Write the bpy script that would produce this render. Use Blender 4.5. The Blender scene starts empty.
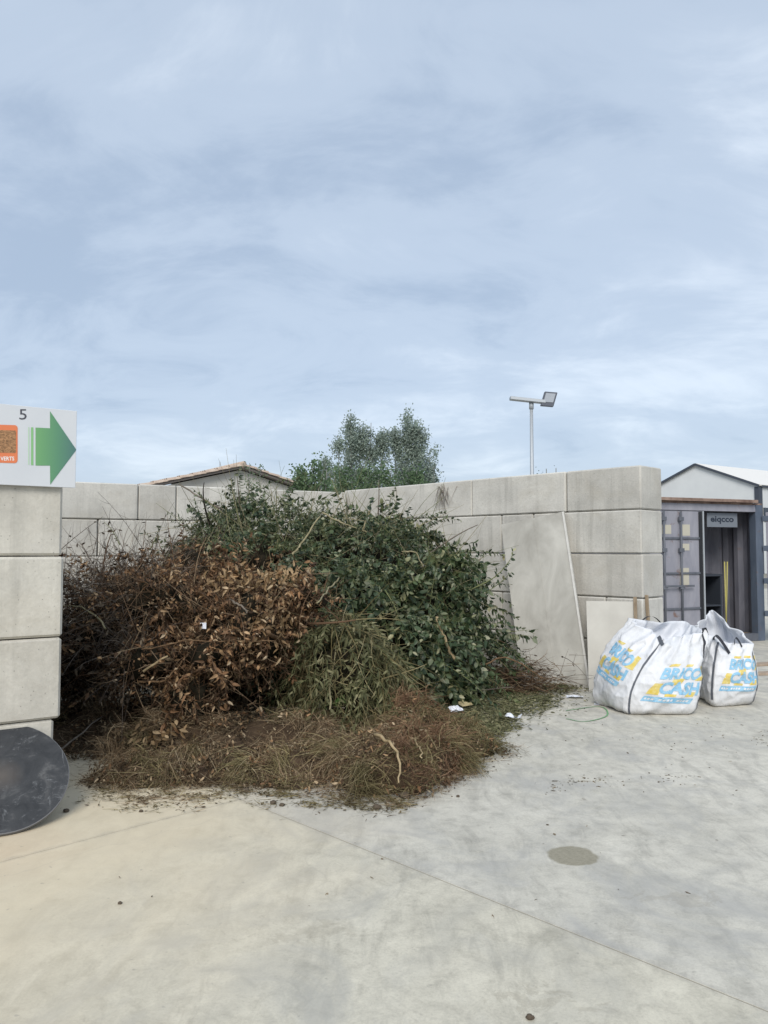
import bpy, bmesh, math, random
import numpy as np
from mathutils import Vector, Matrix, noise as mnoise

random.seed(7)
RNG = np.random.default_rng(11)
R = math.radians
scene = bpy.context.scene
C = scene.collection

# ------------------------------------------------------------------ camera
CAM_H = 1.65
FPX, CX, CY, HOR = 770.0, 384.0, 512.0, 551.0
PITCH = math.atan((HOR - CY) / FPX)
cam_d = bpy.data.cameras.new('camera')
cam_d.sensor_fit = 'VERTICAL'
cam_d.sensor_height = 32.0
cam_d.lens = 32.0 * FPX / 1024.0
cam_d.clip_start = 0.05
cam_d.clip_end = 2000
cam = bpy.data.objects.new('camera', cam_d)
C.objects.link(cam)
cam.location = (0, 0, CAM_H)
cam.rotation_euler = (math.pi / 2 + PITCH, 0, 0)
scene.camera = cam

# ------------------------------------------------------------------ sky, sun, exposure
SUN_EL, SUN_AZ = 38.0, 188.0        # azimuth clockwise from +Y: behind the camera
world = bpy.data.worlds.new('World')
scene.world = world
world.use_nodes = True
wt = world.node_tree
for n in list(wt.nodes):
    wt.nodes.remove(n)


def build_world(nt):
    N = nt.nodes.new
    L = nt.links.new
    out = N('ShaderNodeOutputWorld')
    bg_sky = N('ShaderNodeBackground')
    sky = N('ShaderNodeTexSky')
    sky.sky_type = 'NISHITA'
    sky.sun_disc = False
    sky.sun_elevation = R(SUN_EL)
    sky.sun_rotation = R(SUN_AZ)
    sky.dust_density = 2.0
    L(sky.outputs[0], bg_sky.inputs[0])
    bg_sky.inputs[1].default_value = 0.12
    tc = N('ShaderNodeTexCoord')
    sep = N('ShaderNodeSeparateXYZ')
    L(tc.outputs['Generated'], sep.inputs[0])

    def math_(op, a, b=None):
        m = N('ShaderNodeMath')
        m.operation = op
        for i, v in enumerate((a, b)):
            if v is None:
                continue
            if isinstance(v, (int, float)):
                m.inputs[i].default_value = v
            else:
                L(v, m.inputs[i])
        return m.outputs[0]
    z = math_('ADD', math_('MAXIMUM', sep.outputs[2], 0.0), 0.30)
    px = math_('DIVIDE', sep.outputs[0], z)
    py = math_('DIVIDE', sep.outputs[1], z)
    comb = N('ShaderNodeCombineXYZ')
    L(px, comb.inputs[0])
    L(py, comb.inputs[1])

    def noise(scale, detail, rough, dist, sc=(1, 1, 1), loc=(0, 0, 0), rz=0):
        mp = N('ShaderNodeMapping')
        mp.inputs['Scale'].default_value = sc
        mp.inputs['Location'].default_value = loc
        mp.inputs['Rotation'].default_value = (0, 0, rz)
        L(comb.outputs[0], mp.inputs[0])
        t = N('ShaderNodeTexNoise')
        t.inputs['Scale'].default_value = scale
        t.inputs['Detail'].default_value = detail
        t.inputs['Roughness'].default_value = rough
        t.inputs['Distortion'].default_value = dist
        L(mp.outputs[0], t.inputs['Vector'])
        return t.outputs['Fac']
    a = noise(1.15, 5, 0.5, 0.7, (0.9, 1.2, 1), (3.1, 1.7, 0), 0.35)
    b = noise(3.0, 8, 0.62, 0.6, (0.85, 1.3, 1), (0.4, 5.2, 0), 0.5)
    s = math_('ADD', math_('MULTIPLY', a, 0.55), math_('MULTIPLY', b, 0.45))
    ramp = N('ShaderNodeValToRGB')
    e = ramp.color_ramp.elements
    e[0].position = 0.36
    e[0].color = (0.245, 0.302, 0.385, 1)
    e[1].position = 0.66
    e[1].color = (0.44, 0.492, 0.555, 1)
    m1 = e.new(0.49)
    m1.color = (0.315, 0.372, 0.450, 1)
    ramp.color_ramp.interpolation = 'EASE'
    L(s, ramp.inputs[0])
    bg_c = N('ShaderNodeBackground')
    L(ramp.outputs[0], bg_c.inputs[0])
    bg_c.inputs[1].default_value = 1.0
    mix = N('ShaderNodeMixShader')
    mix.inputs[0].default_value = 0.88
    L(bg_sky.outputs[0], mix.inputs[1])
    L(bg_c.outputs[0], mix.inputs[2])
    L(mix.outputs[0], out.inputs[0])


build_world(wt)
sun_d = bpy.data.lights.new('sun', 'SUN')
sun_d.energy = 1.5
sun_d.angle = R(28)
sun_d.color = (1.0, 0.95, 0.87)
sun = bpy.data.objects.new('sun', sun_d)
C.objects.link(sun)
sun.location = (6, -10, 20)
_sd = Vector((math.sin(R(SUN_AZ)) * math.cos(R(SUN_EL)), math.cos(R(SUN_AZ)) * math.cos(R(SUN_EL)), math.sin(R(SUN_EL))))
sun.rotation_euler = _sd.to_track_quat('Z', 'Y').to_euler()

vs = scene.view_settings
vs.view_transform = 'Standard'
vs.look = 'None'
vs.gamma = 1.0
vs.use_curve_mapping = False
vs.exposure = 0.84
scene.render.engine = 'CYCLES'
scene.cycles.use_denoising = True
scene.cycles.max_bounces = 6


# ------------------------------------------------------------------ pixel -> place helpers
def ray(px, py):
    x = (px - CX) / FPX
    y = (CY - py) / FPX
    c, s = math.cos(PITCH), math.sin(PITCH)
    return Vector((x, c - y * s, s + y * c))


EYE = Vector((0, 0, CAM_H))


def at(px, py, Y):
    d = ray(px, py)
    return EYE + d * (Y / d.y)


def gnd(px, py, z=0.0):
    d = ray(px, py)
    return EYE + d * ((z - CAM_H) / d.z)


def hit(px, py, p0, n):
    d = ray(px, py)
    return EYE + d * ((p0 - EYE).dot(n) / d.dot(n))


# ------------------------------------------------------------------ materials
MATS = {}


def mat(name, col, rough=0.8, spec=0.3, metal=0.0):
    m = bpy.data.materials.new(name)
    m.use_nodes = True
    b = m.node_tree.nodes['Principled BSDF']
    b.inputs['Base Color'].default_value = (*col, 1)
    b.inputs['Roughness'].default_value = rough
    b.inputs['Specular IOR Level'].default_value = spec
    b.inputs['Metallic'].default_value = metal
    MATS[name] = m
    return m


class NT:
    def __init__(s, m):
        s.t = m.node_tree
        s.b = s.t.nodes['Principled BSDF']

    def n(s, kind, **kw):
        x = s.t.nodes.new(kind)
        for k, v in kw.items():
            setattr(x, k, v)
        return x

    def l(s, a, b):
        s.t.links.new(a, b)

    def val(s, sock, v):
        if isinstance(v, (int, float)):
            sock.default_value = v
        elif isinstance(v, (tuple, list)):
            sock.default_value = v if len(v) == len(sock.default_value) else (*v, 1)
        else:
            s.l(v, sock)

    def coord(s, kind='Object', sc=(1, 1, 1), rot=(0, 0, 0), loc=(0, 0, 0)):
        if kind == 'World':
            o = s.n('ShaderNodeNewGeometry').outputs['Position']
        else:
            o = s.n('ShaderNodeTexCoord').outputs[kind]
        mp = s.n('ShaderNodeMapping')
        mp.inputs['Scale'].default_value = sc
        mp.inputs['Rotation'].default_value = rot
        mp.inputs['Location'].default_value = loc
        s.l(o, mp.inputs[0])
        return mp.outputs[0]

    def noise(s, vec, scale, detail=4, rough=0.55, dist=0.0):
        t = s.n('ShaderNodeTexNoise')
        t.inputs['Scale'].default_value = scale
        t.inputs['Detail'].default_value = detail
        t.inputs['Roughness'].default_value = rough
        t.inputs['Distortion'].default_value = dist
        s.l(vec, t.inputs['Vector'])
        return t.outputs['Fac']

    def ramp(s, f, stops):
        r = s.n('ShaderNodeValToRGB')
        e = r.color_ramp.elements
        for i, (p, c) in enumerate(stops):
            el = e[i] if i < 2 else e.new(p)
            el.position = p
            if isinstance(c, (int, float)):
                c = (c, c, c)
            el.color = (*c, 1)
        s.l(f, r.inputs[0])
        return r.outputs[0]

    def mix(s, f, a, b, mode='MIX'):
        m = s.n('ShaderNodeMix', data_type='RGBA', blend_type=mode)
        s.val(m.inputs['Factor'], f)
        s.val(m.inputs['A'], a)
        s.val(m.inputs['B'], b)
        return m.outputs['Result']

    def math(s, op, a, b=0.0):
        m = s.n('ShaderNodeMath', operation=op)
        s.val(m.inputs[0], a)
        s.val(m.inputs[1], b)
        return m.outputs[0]

    def bump(s, h, strength=0.3, dist=0.01):
        b = s.n('ShaderNodeBump')
        b.inputs['Strength'].default_value = strength
        b.inputs['Distance'].default_value = dist
        s.l(h, b.inputs['Height'])
        s.l(b.outputs[0], s.b.inputs['Normal'])

    def col(s, c):
        s.l(c, s.b.inputs['Base Color'])


def island_mat(name, stops, rough=0.6, spec=0.3, mott=0.35):
    m = mat(name, (0.1, 0.1, 0.1), rough, spec)
    t = NT(m)
    g = t.n('ShaderNodeNewGeometry')
    c = t.ramp(g.outputs['Random Per Island'], stops)
    nz = t.noise(t.coord('World'), 1.7, 3)
    c2 = t.mix(mott, c, t.ramp(nz, [(0.35, 0.45), (0.65, 1.5)]), 'MULTIPLY')
    if name in ('leaf_green', 'leaf_fine'):
        hz_ = t.ramp(t.noise(t.coord('World', loc=(4, 9, 2)), 2.6, 3), [(0.48, 0.0), (0.66, 1.0)])
        c2 = t.mix(t.math('MULTIPLY', hz_, 0.35), c2, t.mix(1.0, c2, (1.9, 1.55, 0.85), 'MULTIPLY'))
    t.col(c2)
    if 'leaf' in name or 'weed' in name:
        tr = t.n('ShaderNodeBsdfTranslucent')
        t.l(c2, tr.inputs[0])
        ms = t.n('ShaderNodeMixShader')
        ms.inputs[0].default_value = 0.48 if 'poplar' in name or 'bush' in name else 0.25
        t.l(t.b.outputs[0], ms.inputs[1])
        t.l(tr.outputs[0], ms.inputs[2])
        t.l(ms.outputs[0], t.t.nodes['Material Output'].inputs[0])
    return m


def concrete_block_mat(name, lo, hi):
    m = mat(name, (0.4, 0.4, 0.38), 0.9, 0.15)
    t = NT(m)
    oi = t.n('ShaderNodeObjectInfo').outputs['Random']
    base = t.ramp(oi, [(0.0, lo), (1.0, hi)])
    w = t.coord('World')
    big = t.noise(w, 1.6, 5, 0.6, 0.3)
    fine = t.noise(w, 38, 6, 0.7)
    c = t.mix(1.0, base, t.ramp(big, [(0.3, 0.80), (0.7, 1.14)]), 'MULTIPLY')
    c = t.mix(1.0, c, t.ramp(fine, [(0.25, 0.88), (0.75, 1.08)]), 'MULTIPLY')
    # rain streaks: narrow across, long downwards
    st = t.noise(t.coord('World', sc=(9, 9, 0.55)), 1.0, 4, 0.6)
    up = t.noise(t.coord('World', sc=(0.9, 0.9, 0.9), loc=(4, 2, 7)), 1.0, 2)
    sf = t.math('MULTIPLY', t.ramp(st, [(0.50, 0.0), (0.70, 1.0)]), t.ramp(up, [(0.40, 0.0), (0.58, 1.0)]))
    c = t.mix(t.math('MULTIPLY', sf, 0.42), c, (0.21, 0.205, 0.185))
    # pale lime bloom patches
    bl = t.ramp(t.noise(t.coord('World', loc=(9, 1, 3)), 2.3, 5, 0.65), [(0.58, 0.0), (0.72, 1.0)])
    c = t.mix(t.math('MULTIPLY', bl, 0.35), c, (0.60, 0.585, 0.55))
    br_ = t.ramp(t.noise(t.coord('World', loc=(2, 6, 1), sc=(1, 1, 1.5)), 1.3, 6, 0.65, 0.6), [(0.52, 0.0), (0.74, 1.0)])
    c = t.mix(t.math('MULTIPLY', br_, 0.4), c, (0.36, 0.325, 0.26))
    # blow holes
    vo = t.n('ShaderNodeTexVoronoi')
    vo.inputs['Scale'].default_value = 26
    t.l(w, vo.inputs['Vector'])
    ho = t.ramp(vo.outputs['Distance'], [(0.06, 0.0), (0.12, 1.0)])
    c = t.mix(0.5, c, ho, 'MULTIPLY')
    t.col(c)
    t.bump(t.math('ADD', t.math('MULTIPLY', fine, 0.6), big), 0.5, 0.012)
    return m


concrete_block_mat('block_concrete', (0.50, 0.485, 0.445), (0.58, 0.565, 0.52))
concrete_block_mat('block_concrete_pale', (0.52, 0.50, 0.45), (0.59, 0.57, 0.51))

# yard floor: power-floated concrete, dust at the left, tyre swirls, damp spot
PATCH = gnd(572, 855.5)


def floor_mat():
    m = mat('yard_concrete', (0.5, 0.5, 0.48), 0.85, 0.2)
    t = NT(m)
    w = t.coord('World')
    big = t.noise(w, 0.55, 5, 0.6, 0.6)
    mid = t.noise(t.coord('World', sc=(1.25, 1, 1), rot=(0, 0, 0.5)), 2.1, 7, 0.66, 0.8)
    swl = t.noise(t.coord('World', sc=(2.6, 0.8, 1), rot=(0, 0, -0.55)), 2.4, 7, 0.68, 1.2)
    fine = t.noise(w, 75, 6, 0.8)
    c = t.ramp(big, [(0.3, (0.50, 0.477, 0.41)), (0.7, (0.585, 0.558, 0.485))])
    c = t.mix(0.9, c, t.ramp(mid, [(0.3, 0.86), (0.68, 1.08)]), 'MULTIPLY')
    c = t.mix(1.0, c, t.ramp(swl, [(0.34, 0.82), (0.5, 1.0), (0.72, 1.06)]), 'MULTIPLY')
    c = t.mix(1.0, c, t.ramp(fine, [(0.28, 0.80), (0.5, 1.0), (0.75, 1.10)]), 'MULTIPLY')
    med = t.noise(w, 9, 9, 0.72, 0.5)
    c = t.mix(1.0, c, t.ramp(med, [(0.3, 0.78), (0.5, 1.0), (0.7, 1.10)]), 'MULTIPLY')
    for (ox, oy, rs, ph) in ((4.5, 1.0, 1.9, 0.0), (-3.0, 9.5, 2.3, 0.4)):      # faint tyre arcs
        dvn = t.n('ShaderNodeVectorMath', operation='DISTANCE')
        t.l(w, dvn.inputs[0])
        dvn.inputs[1].default_value = (ox, oy, 0)
        ar = t.math('SINE', t.math('ADD', t.math('MULTIPLY', dvn.outputs['Value'], rs * 6.0), t.math('MULTIPLY', mid, 5.0)))
        am_ = t.math('MULTIPLY', t.ramp(ar, [(0.55, 0.0), (1.0, 1.0)]), t.ramp(t.noise(t.coord('World', loc=(ox, oy, 2)), 0.8, 5, 0.6, 0.8), [(0.5, 0.0), (0.66, 1.0)]))
        c = t.mix(t.math('MULTIPLY', am_, 0.3), c, (0.33, 0.325, 0.305))
    # blue-grey worn swirls
    ws = t.ramp(t.noise(t.coord('World', loc=(3, 8, 0), rot=(0, 0, 0.8), sc=(1.2, 1, 1)), 1.2, 7, 0.66, 1.2), [(0.48, 0.0), (0.66, 1.0)])
    c = t.mix(t.math('MULTIPLY', ws, 0.62), c, (0.375, 0.37, 0.35))
    # sandy dust swept towards the left of the bay
    sp = t.n('ShaderNodeSeparateXYZ')
    t.l(t.n('ShaderNodeNewGeometry').outputs['Position'], sp.inputs[0])
    dd = t.math('ADD', t.math('MULTIPLY', sp.outputs[0], -0.42), t.math('MULTIPLY', t.math('ABSOLUTE', t.math('SUBTRACT', sp.outputs[1], 4.6)), -0.16))
    dd = t.math('ADD', dd, t.math('MULTIPLY', big, 0.9))
    dm = t.ramp(dd, [(0.32, 0.0), (1.15, 1.0)])
    c = t.mix(t.math('MULTIPLY', dm, 0.68), c, (0.62, 0.535, 0.395))
    # rusty tint close to the round lid
    dv = t.n('ShaderNodeVectorMath', operation='DISTANCE')
    t.l(t.n('ShaderNodeNewGeometry').outputs['Position'], dv.inputs[0])
    dv.inputs[1].default_value = (-2.15, 4.3, 0)
    rt = t.ramp(t.math('ADD', dv.outputs['Value'], t.math('MULTIPLY', mid, 0.4)), [(0.2, 1.0), (0.75, 0.0)])
    c = t.mix(t.math('MULTIPLY', rt, 0.2), c, (0.55, 0.33, 0.20))
    # hairline cracks
    cr = t.n('ShaderNodeTexVoronoi', feature='DISTANCE_TO_EDGE')
    cr.inputs['Scale'].default_value = 0.55
    wv = t.n('ShaderNodeVectorMath', operation='ADD')
    t.l(w, wv.inputs[0])
    nv = t.n('ShaderNodeTexNoise')
    nv.inputs['Scale'].default_value = 1.6
    nv.inputs['Detail'].default_value = 6
    t.l(w, nv.inputs['Vector'])
    t.l(nv.outputs['Color'], wv.inputs[1])
    t.l(wv.outputs[0], cr.inputs['Vector'])
    ck = t.ramp(cr.outputs['Distance'], [(0.0, 1.0), (0.006, 0.0)])
    c = t.mix(t.math('MULTIPLY', ck, 0.12), c, (0.22, 0.215, 0.20))
    for pa, pb in ((gnd(240, 799), gnd(700, 984)), (gnd(240, 799), gnd(0, 862))):
        e_ = (pb - pa).normalized()
        nl = t.n('ShaderNodeVectorMath', operation='DOT_PRODUCT')
        t.l(t.n('ShaderNodeNewGeometry').outputs['Position'], nl.inputs[0])
        nl.inputs[1].default_value = (-e_.y, e_.x, 0)
        off = -e_.y * pa.x + e_.x * pa.y
        ds = t.math('ABSOLUTE', t.math('SUBTRACT', nl.outputs['Value'], off))
        jm = t.ramp(t.math('ADD', ds, t.math('MULTIPLY', med, 0.10)), [(0.035, 1.0), (0.085, 0.0)])
        if pb.x < pa.x:
            al = t.n('ShaderNodeVectorMath', operation='DOT_PRODUCT')
            t.l(t.n('ShaderNodeNewGeometry').outputs['Position'], al.inputs[0])
            al.inputs[1].default_value = (e_.x, e_.y, 0)
            jm = t.math('MULTIPLY', jm, t.math('GREATER_THAN', al.outputs['Value'], e_.x * pa.x + e_.y * pa.y))
        c = t.mix(t.math('MULTIPLY', jm, 0.5), c, (0.32, 0.305, 0.27))
    pa, pb = gnd(240, 799), gnd(700, 984)          # the slabs left of the long joint were cast from a creamier mix
    e_ = (pb - pa).normalized()
    sd_ = t.n('ShaderNodeVectorMath', operation='DOT_PRODUCT')
    t.l(t.n('ShaderNodeNewGeometry').outputs['Position'], sd_.inputs[0])
    sd_.inputs[1].default_value = (e_.y, -e_.x, 0)
    sg_ = 1.0 if e_.y < 0 else -1.0                 # positive towards the left of the joint
    lf_ = t.math('GREATER_THAN', t.math('MULTIPLY', sd_.outputs['Value'], sg_), (e_.y * pa.x - e_.x * pa.y) * sg_)
    c = t.mix(t.math('MULTIPLY', lf_, 0.38), c, t.mix(1.0, c, (1.07, 1.03, 0.90), 'MULTIPLY'))
    # small dark grime specks
    spk = t.ramp(t.noise(t.coord('World', loc=(5, 5, 0)), 21, 2, 0.5), [(0.70, 0.0), (0.76, 1.0)])
    c = t.mix(t.math('MULTIPLY', spk, 0.35), c, (0.2, 0.19, 0.17))
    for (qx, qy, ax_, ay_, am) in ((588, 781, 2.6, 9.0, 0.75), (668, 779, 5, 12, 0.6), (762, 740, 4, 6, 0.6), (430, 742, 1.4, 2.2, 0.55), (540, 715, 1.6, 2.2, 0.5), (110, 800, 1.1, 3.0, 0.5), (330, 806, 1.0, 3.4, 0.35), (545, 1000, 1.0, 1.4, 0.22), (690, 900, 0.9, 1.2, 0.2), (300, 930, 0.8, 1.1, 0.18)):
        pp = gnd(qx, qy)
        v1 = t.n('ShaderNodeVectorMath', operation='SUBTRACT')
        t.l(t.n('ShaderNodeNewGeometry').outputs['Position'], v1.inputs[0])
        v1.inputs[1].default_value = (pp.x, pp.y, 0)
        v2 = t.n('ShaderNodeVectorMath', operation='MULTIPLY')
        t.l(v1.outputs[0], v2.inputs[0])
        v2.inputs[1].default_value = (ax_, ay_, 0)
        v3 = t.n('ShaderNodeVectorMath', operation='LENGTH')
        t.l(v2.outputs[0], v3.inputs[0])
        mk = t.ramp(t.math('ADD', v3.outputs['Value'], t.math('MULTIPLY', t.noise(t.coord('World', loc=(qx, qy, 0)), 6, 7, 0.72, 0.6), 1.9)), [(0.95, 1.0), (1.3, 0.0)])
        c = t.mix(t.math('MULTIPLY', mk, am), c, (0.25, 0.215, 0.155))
    # the damp drain-like spot
    pv = t.n('ShaderNodeVectorMath', operation='DISTANCE')
    t.l(t.n('ShaderNodeNewGeometry').outputs['Position'], pv.inputs[0])
    pv.inputs[1].default_value = (PATCH.x, PATCH.y, 0)
    pf = t.ramp(t.math('ADD', pv.outputs['Value'], t.math('MULTIPLY', t.noise(w, 9, 5, 0.65), 0.07)), [(0.160, 1.0), (0.178, 0.0)])
    pc = t.ramp(t.noise(w, 42, 5, 0.7), [(0.3, (0.22, 0.20, 0.145)), (0.75, (0.33, 0.305, 0.235))])
    c = t.mix(t.math('MULTIPLY', pf, 0.92), c, pc)
    t.col(c)
    t.bump(t.math('ADD', t.math('MULTIPLY', fine, 0.5), t.math('ADD', mid, swl)), 0.18, 0.008)
    rr = t.ramp(swl, [(0.3, 0.65), (0.7, 0.9)])
    t.l(rr, t.b.inputs['Roughness'])
    return m


floor_mat()
mat('joint_dirt', (0.25, 0.235, 0.20), 0.95, 0.1)
m = mat('outer_ground', (0.3, 0.28, 0.24), 0.95, 0.1)
t = NT(m)
t.col(t.ramp(t.noise(t.coord('World'), 0.6, 6), [(0.3, (0.22, 0.21, 0.17)), (0.7, (0.36, 0.34, 0.29))]))


def noisy(name, a, b, scale=6, rough=0.7, spec=0.3, metal=0.0, sc=(1, 1, 1), detail=5, bump=0.0, kind='World', lo=0.32, hi=0.68, dist=0.3):
    m = mat(name, a, rough, spec, metal)
    t = NT(m)
    f = t.noise(t.coord(kind, sc=sc), scale, detail, 0.6, dist)
    t.col(t.ramp(f, [(lo, a), (hi, b)]))
    if bump:
        t.bump(f, bump, 0.01)
    return m


noisy('panel_board', (0.31, 0.30, 0.27), (0.50, 0.49, 0.45), 2.6, 0.75, 0.25, sc=(1, 1, 0.6), dist=0.5, detail=11)
noisy('panel_edge', (0.50, 0.49, 0.46), (0.62, 0.61, 0.58), 8, 0.8)
noisy('board_cream', (0.45, 0.435, 0.395), (0.52, 0.505, 0.46), 3, 0.85)
noisy('old_wood', (0.20, 0.15, 0.10), (0.36, 0.29, 0.21), 9, 0.9, 0.15, sc=(1, 1, 0.2))
noisy('plank_wood', (0.26, 0.20, 0.15), (0.42, 0.34, 0.27), 7, 0.9, 0.15)
noisy('pale_stick', (0.24, 0.18, 0.10), (0.42, 0.33, 0.20), 14, 0.85, 0.2)
noisy('bark_grey', (0.10, 0.085, 0.07), (0.22, 0.19, 0.155), 16, 0.9, 0.15)
noisy('bark_brown', (0.09, 0.055, 0.03), (0.20, 0.13, 0.075), 16, 0.9, 0.15)
noisy('stalk_pale', (0.17, 0.15, 0.085), (0.33, 0.29, 0.18), 12, 0.85, 0.2)
noisy('stalk_green', (0.10, 0.12, 0.05), (0.20, 0.21, 0.10), 12, 0.8, 0.2)
noisy('heap_soil', (0.035, 0.024, 0.016), (0.095, 0.066, 0.043), 7, 0.95, 0.1, bump=0.6)
noisy('heap_shade', (0.010, 0.009, 0.006), (0.028, 0.024, 0.016), 7, 0.95, 0.1, bump=0.6)  # near black: the shade deep in the heap is put into this colour
noisy('bark_tree', (0.16, 0.16, 0.15), (0.28, 0.28, 0.26), 8, 0.9, 0.1)
island_mat('leaf_green', [(0.0, (0.020, 0.036, 0.018)), (0.35, (0.042, 0.070, 0.034)), (0.66, (0.080, 0.115, 0.058)), (0.88, (0.165, 0.19, 0.12)), (1.0, (0.36, 0.36, 0.25))], 0.45, 0.4)
island_mat('leaf_fine', [(0.0, (0.045, 0.065, 0.032)), (0.6, (0.10, 0.13, 0.065)), (1.0, (0.20, 0.215, 0.13))], 0.5, 0.4)
island_mat('leaf_bright', [(0.0, (0.04, 0.09, 0.02)), (1.0, (0.11, 0.19, 0.05))], 0.5, 0.4)
island_mat('leaf_brown', [(0.0, (0.048, 0.029, 0.017)), (0.4, (0.125, 0.072, 0.039)), (0.68, (0.28, 0.155, 0.078)), (0.86, (0.45, 0.295, 0.16)), (1.0, (0.58, 0.46, 0.31))], 0.62, 0.3)
island_mat('leaf_dark', [(0.0, (0.035, 0.026, 0.019)), (0.6, (0.085, 0.064, 0.045)), (1.0, (0.21, 0.165, 0.115))], 0.75, 0.2)
island_mat('leaf_tan', [(0.0, (0.17, 0.11, 0.055)), (0.6, (0.30, 0.20, 0.105)), (1.0, (0.44, 0.33, 0.20))], 0.6, 0.3)
island_mat('straw_brown', [(0.0, (0.07, 0.046, 0.028)), (0.5, (0.17, 0.118, 0.070)), (0.85, (0.28, 0.21, 0.13)), (1.0, (0.44, 0.36, 0.24))], 0.85, 0.15, 0.5)
island_mat('straw_olive', [(0.0, (0.075, 0.064, 0.030)), (0.6, (0.18, 0.15, 0.072)), (1.0, (0.31, 0.26, 0.145))], 0.85, 0.15, 0.5)
island_mat('straw_red', [(0.0, (0.085, 0.047, 0.028)), (0.6, (0.19, 0.112, 0.066)), (1.0, (0.31, 0.20, 0.125))], 0.85, 0.15, 0.4)
island_mat('twig_grey', [(0.0, (0.06, 0.048, 0.040)), (0.6, (0.14, 0.115, 0.095)), (1.0, (0.29, 0.25, 0.21))], 0.85, 0.15)
island_mat('twig_brown', [(0.0, (0.07, 0.042, 0.026)), (0.6, (0.16, 0.10, 0.06)), (1.0, (0.32, 0.24, 0.155))], 0.85, 0.15)
island_mat('weed_olive', [(0.0, (0.055, 0.06, 0.026)), (0.5, (0.12, 0.12, 0.058)), (0.85, (0.20, 0.195, 0.10)), (1.0, (0.31, 0.29, 0.17))], 0.6, 0.3)
island_mat('leaf_poplar', [(0.0, (0.27, 0.335, 0.285)), (0.6, (0.33, 0.395, 0.335)), (1.0, (0.44, 0.50, 0.44))], 0.6, 0.3, 0.3)  # silvery leaf, paled and evened so the colour carries some haze
island_mat('leaf_bush', [(0.0, (0.085, 0.145, 0.07)), (0.6, (0.14, 0.215, 0.11)), (1.0, (0.23, 0.31, 0.18))], 0.55, 0.35, 0.3)
island_mat('leaf_evergreen', [(0.0, (0.07, 0.10, 0.085)), (1.0, (0.16, 0.20, 0.175))], 0.6, 0.3, 0.3)
island_mat('litter_bits', [(0.0, (0.08, 0.062, 0.045)), (0.6, (0.17, 0.135, 0.095)), (1.0, (0.30, 0.25, 0.17))], 0.9, 0.15)
island_mat('litter_green', [(0.0, (0.06, 0.068, 0.032)), (0.6, (0.14, 0.14, 0.072)), (1.0, (0.27, 0.25, 0.15))], 0.85, 0.2)
island_mat('mulch_chip', [(0.0, (0.045, 0.033, 0.02)), (0.5, (0.12, 0.088, 0.052)), (0.85, (0.24, 0.185, 0.115)), (1.0, (0.42, 0.35, 0.24))], 0.9, 0.15, 0.4)
mat('clod', (0.10, 0.08, 0.06), 0.95, 0.1)
noisy('stone_tan', (0.22, 0.18, 0.12), (0.36, 0.31, 0.23), 9, 0.95, 0.1, bump=0.5)
mat('paper_white', (0.72, 0.75, 0.82), 0.7)
mat('sponge_yellow', (0.50, 0.42, 0.24), 0.9)
mat('plastic_green', (0.16, 0.36, 0.17), 0.5)

# black round lid
m = mat('lid_black', (0.03, 0.035, 0.045), 0.5, 0.45)
t = NT(m)
w = t.coord('Object')
f1 = t.noise(w, 6.5, 8, 0.7, 0.8)
c = t.ramp(f1, [(0.3, (0.016, 0.017, 0.019)), (0.55, (0.040, 0.042, 0.045)), (0.75, (0.12, 0.12, 0.12))])
sc1 = t.ramp(t.noise(t.coord('Object', sc=(1, 2, 1), rot=(0, 0, 0.6)), 6, 8, 0.78, 1.5), [(0.56, 0.0), (0.74, 1.0)])
sc2 = t.ramp(t.noise(t.coord('Object', sc=(6, 1, 1), rot=(0, 0, 0.2), loc=(3, 2, 0)), 4, 5, 0.7, 1.0), [(0.64, 0.0), (0.72, 1.0)])
c = t.mix(t.math('MULTIPLY', t.math('MAXIMUM', sc1, sc2), 0.5), c, (0.34, 0.35, 0.36))
dl = t.n('ShaderNodeVectorMath', operation='LENGTH')
t.l(t.n('ShaderNodeTexCoord').outputs['Object'], dl.inputs[0])
du = t.ramp(t.math('ADD', dl.outputs['Value'], t.math('MULTIPLY', f1, 0.08)), [(0.05, 1.0), (0.17, 0.0)])
c = t.mix(t.math('MULTIPLY', du, 0.4), c, (0.17, 0.14, 0.115))
t.col(c)
t.l(t.ramp(f1, [(0.3, 0.42), (0.7, 0.7)]), t.b.inputs['Roughness'])
mat('lid_rim', (0.16, 0.16, 0.165), 0.6)

# sign
noisy('sign_white', (0.56, 0.585, 0.62), (0.60, 0.625, 0.655), 2, 0.45, 0.4)
mat('sign_back', (0.45, 0.46, 0.47), 0.5)
mat('print_grey', (0.07, 0.075, 0.09), 0.5)
m = mat('arrow_green', (0.1, 0.35, 0.12), 0.45, 0.4)
t = NT(m)
gx = t.n('ShaderNodeSeparateXYZ')
t.l(t.n('ShaderNodeTexCoord').outputs['Generated'], gx.inputs[0])
t.col(t.ramp(gx.outputs[0], [(0.05, (0.15, 0.35, 0.15)), (0.55, (0.10, 0.25, 0.15)), (1.0, (0.075, 0.165, 0.16))]))
mat('stripe_green', (0.22, 0.46, 0.20), 0.45, 0.4)
mat('stripe_pale', (0.42, 0.60, 0.42), 0.45, 0.4)
mat('card_orange', (0.68, 0.20, 0.085), 0.45, 0.4)
noisy('card_photo', (0.10, 0.055, 0.025), (0.50, 0.27, 0.13), 40, 0.5, 0.4, sc=(1, 1, 2.5), dist=1.5)
mat('print_white', (0.78, 0.78, 0.76), 0.5)

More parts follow.
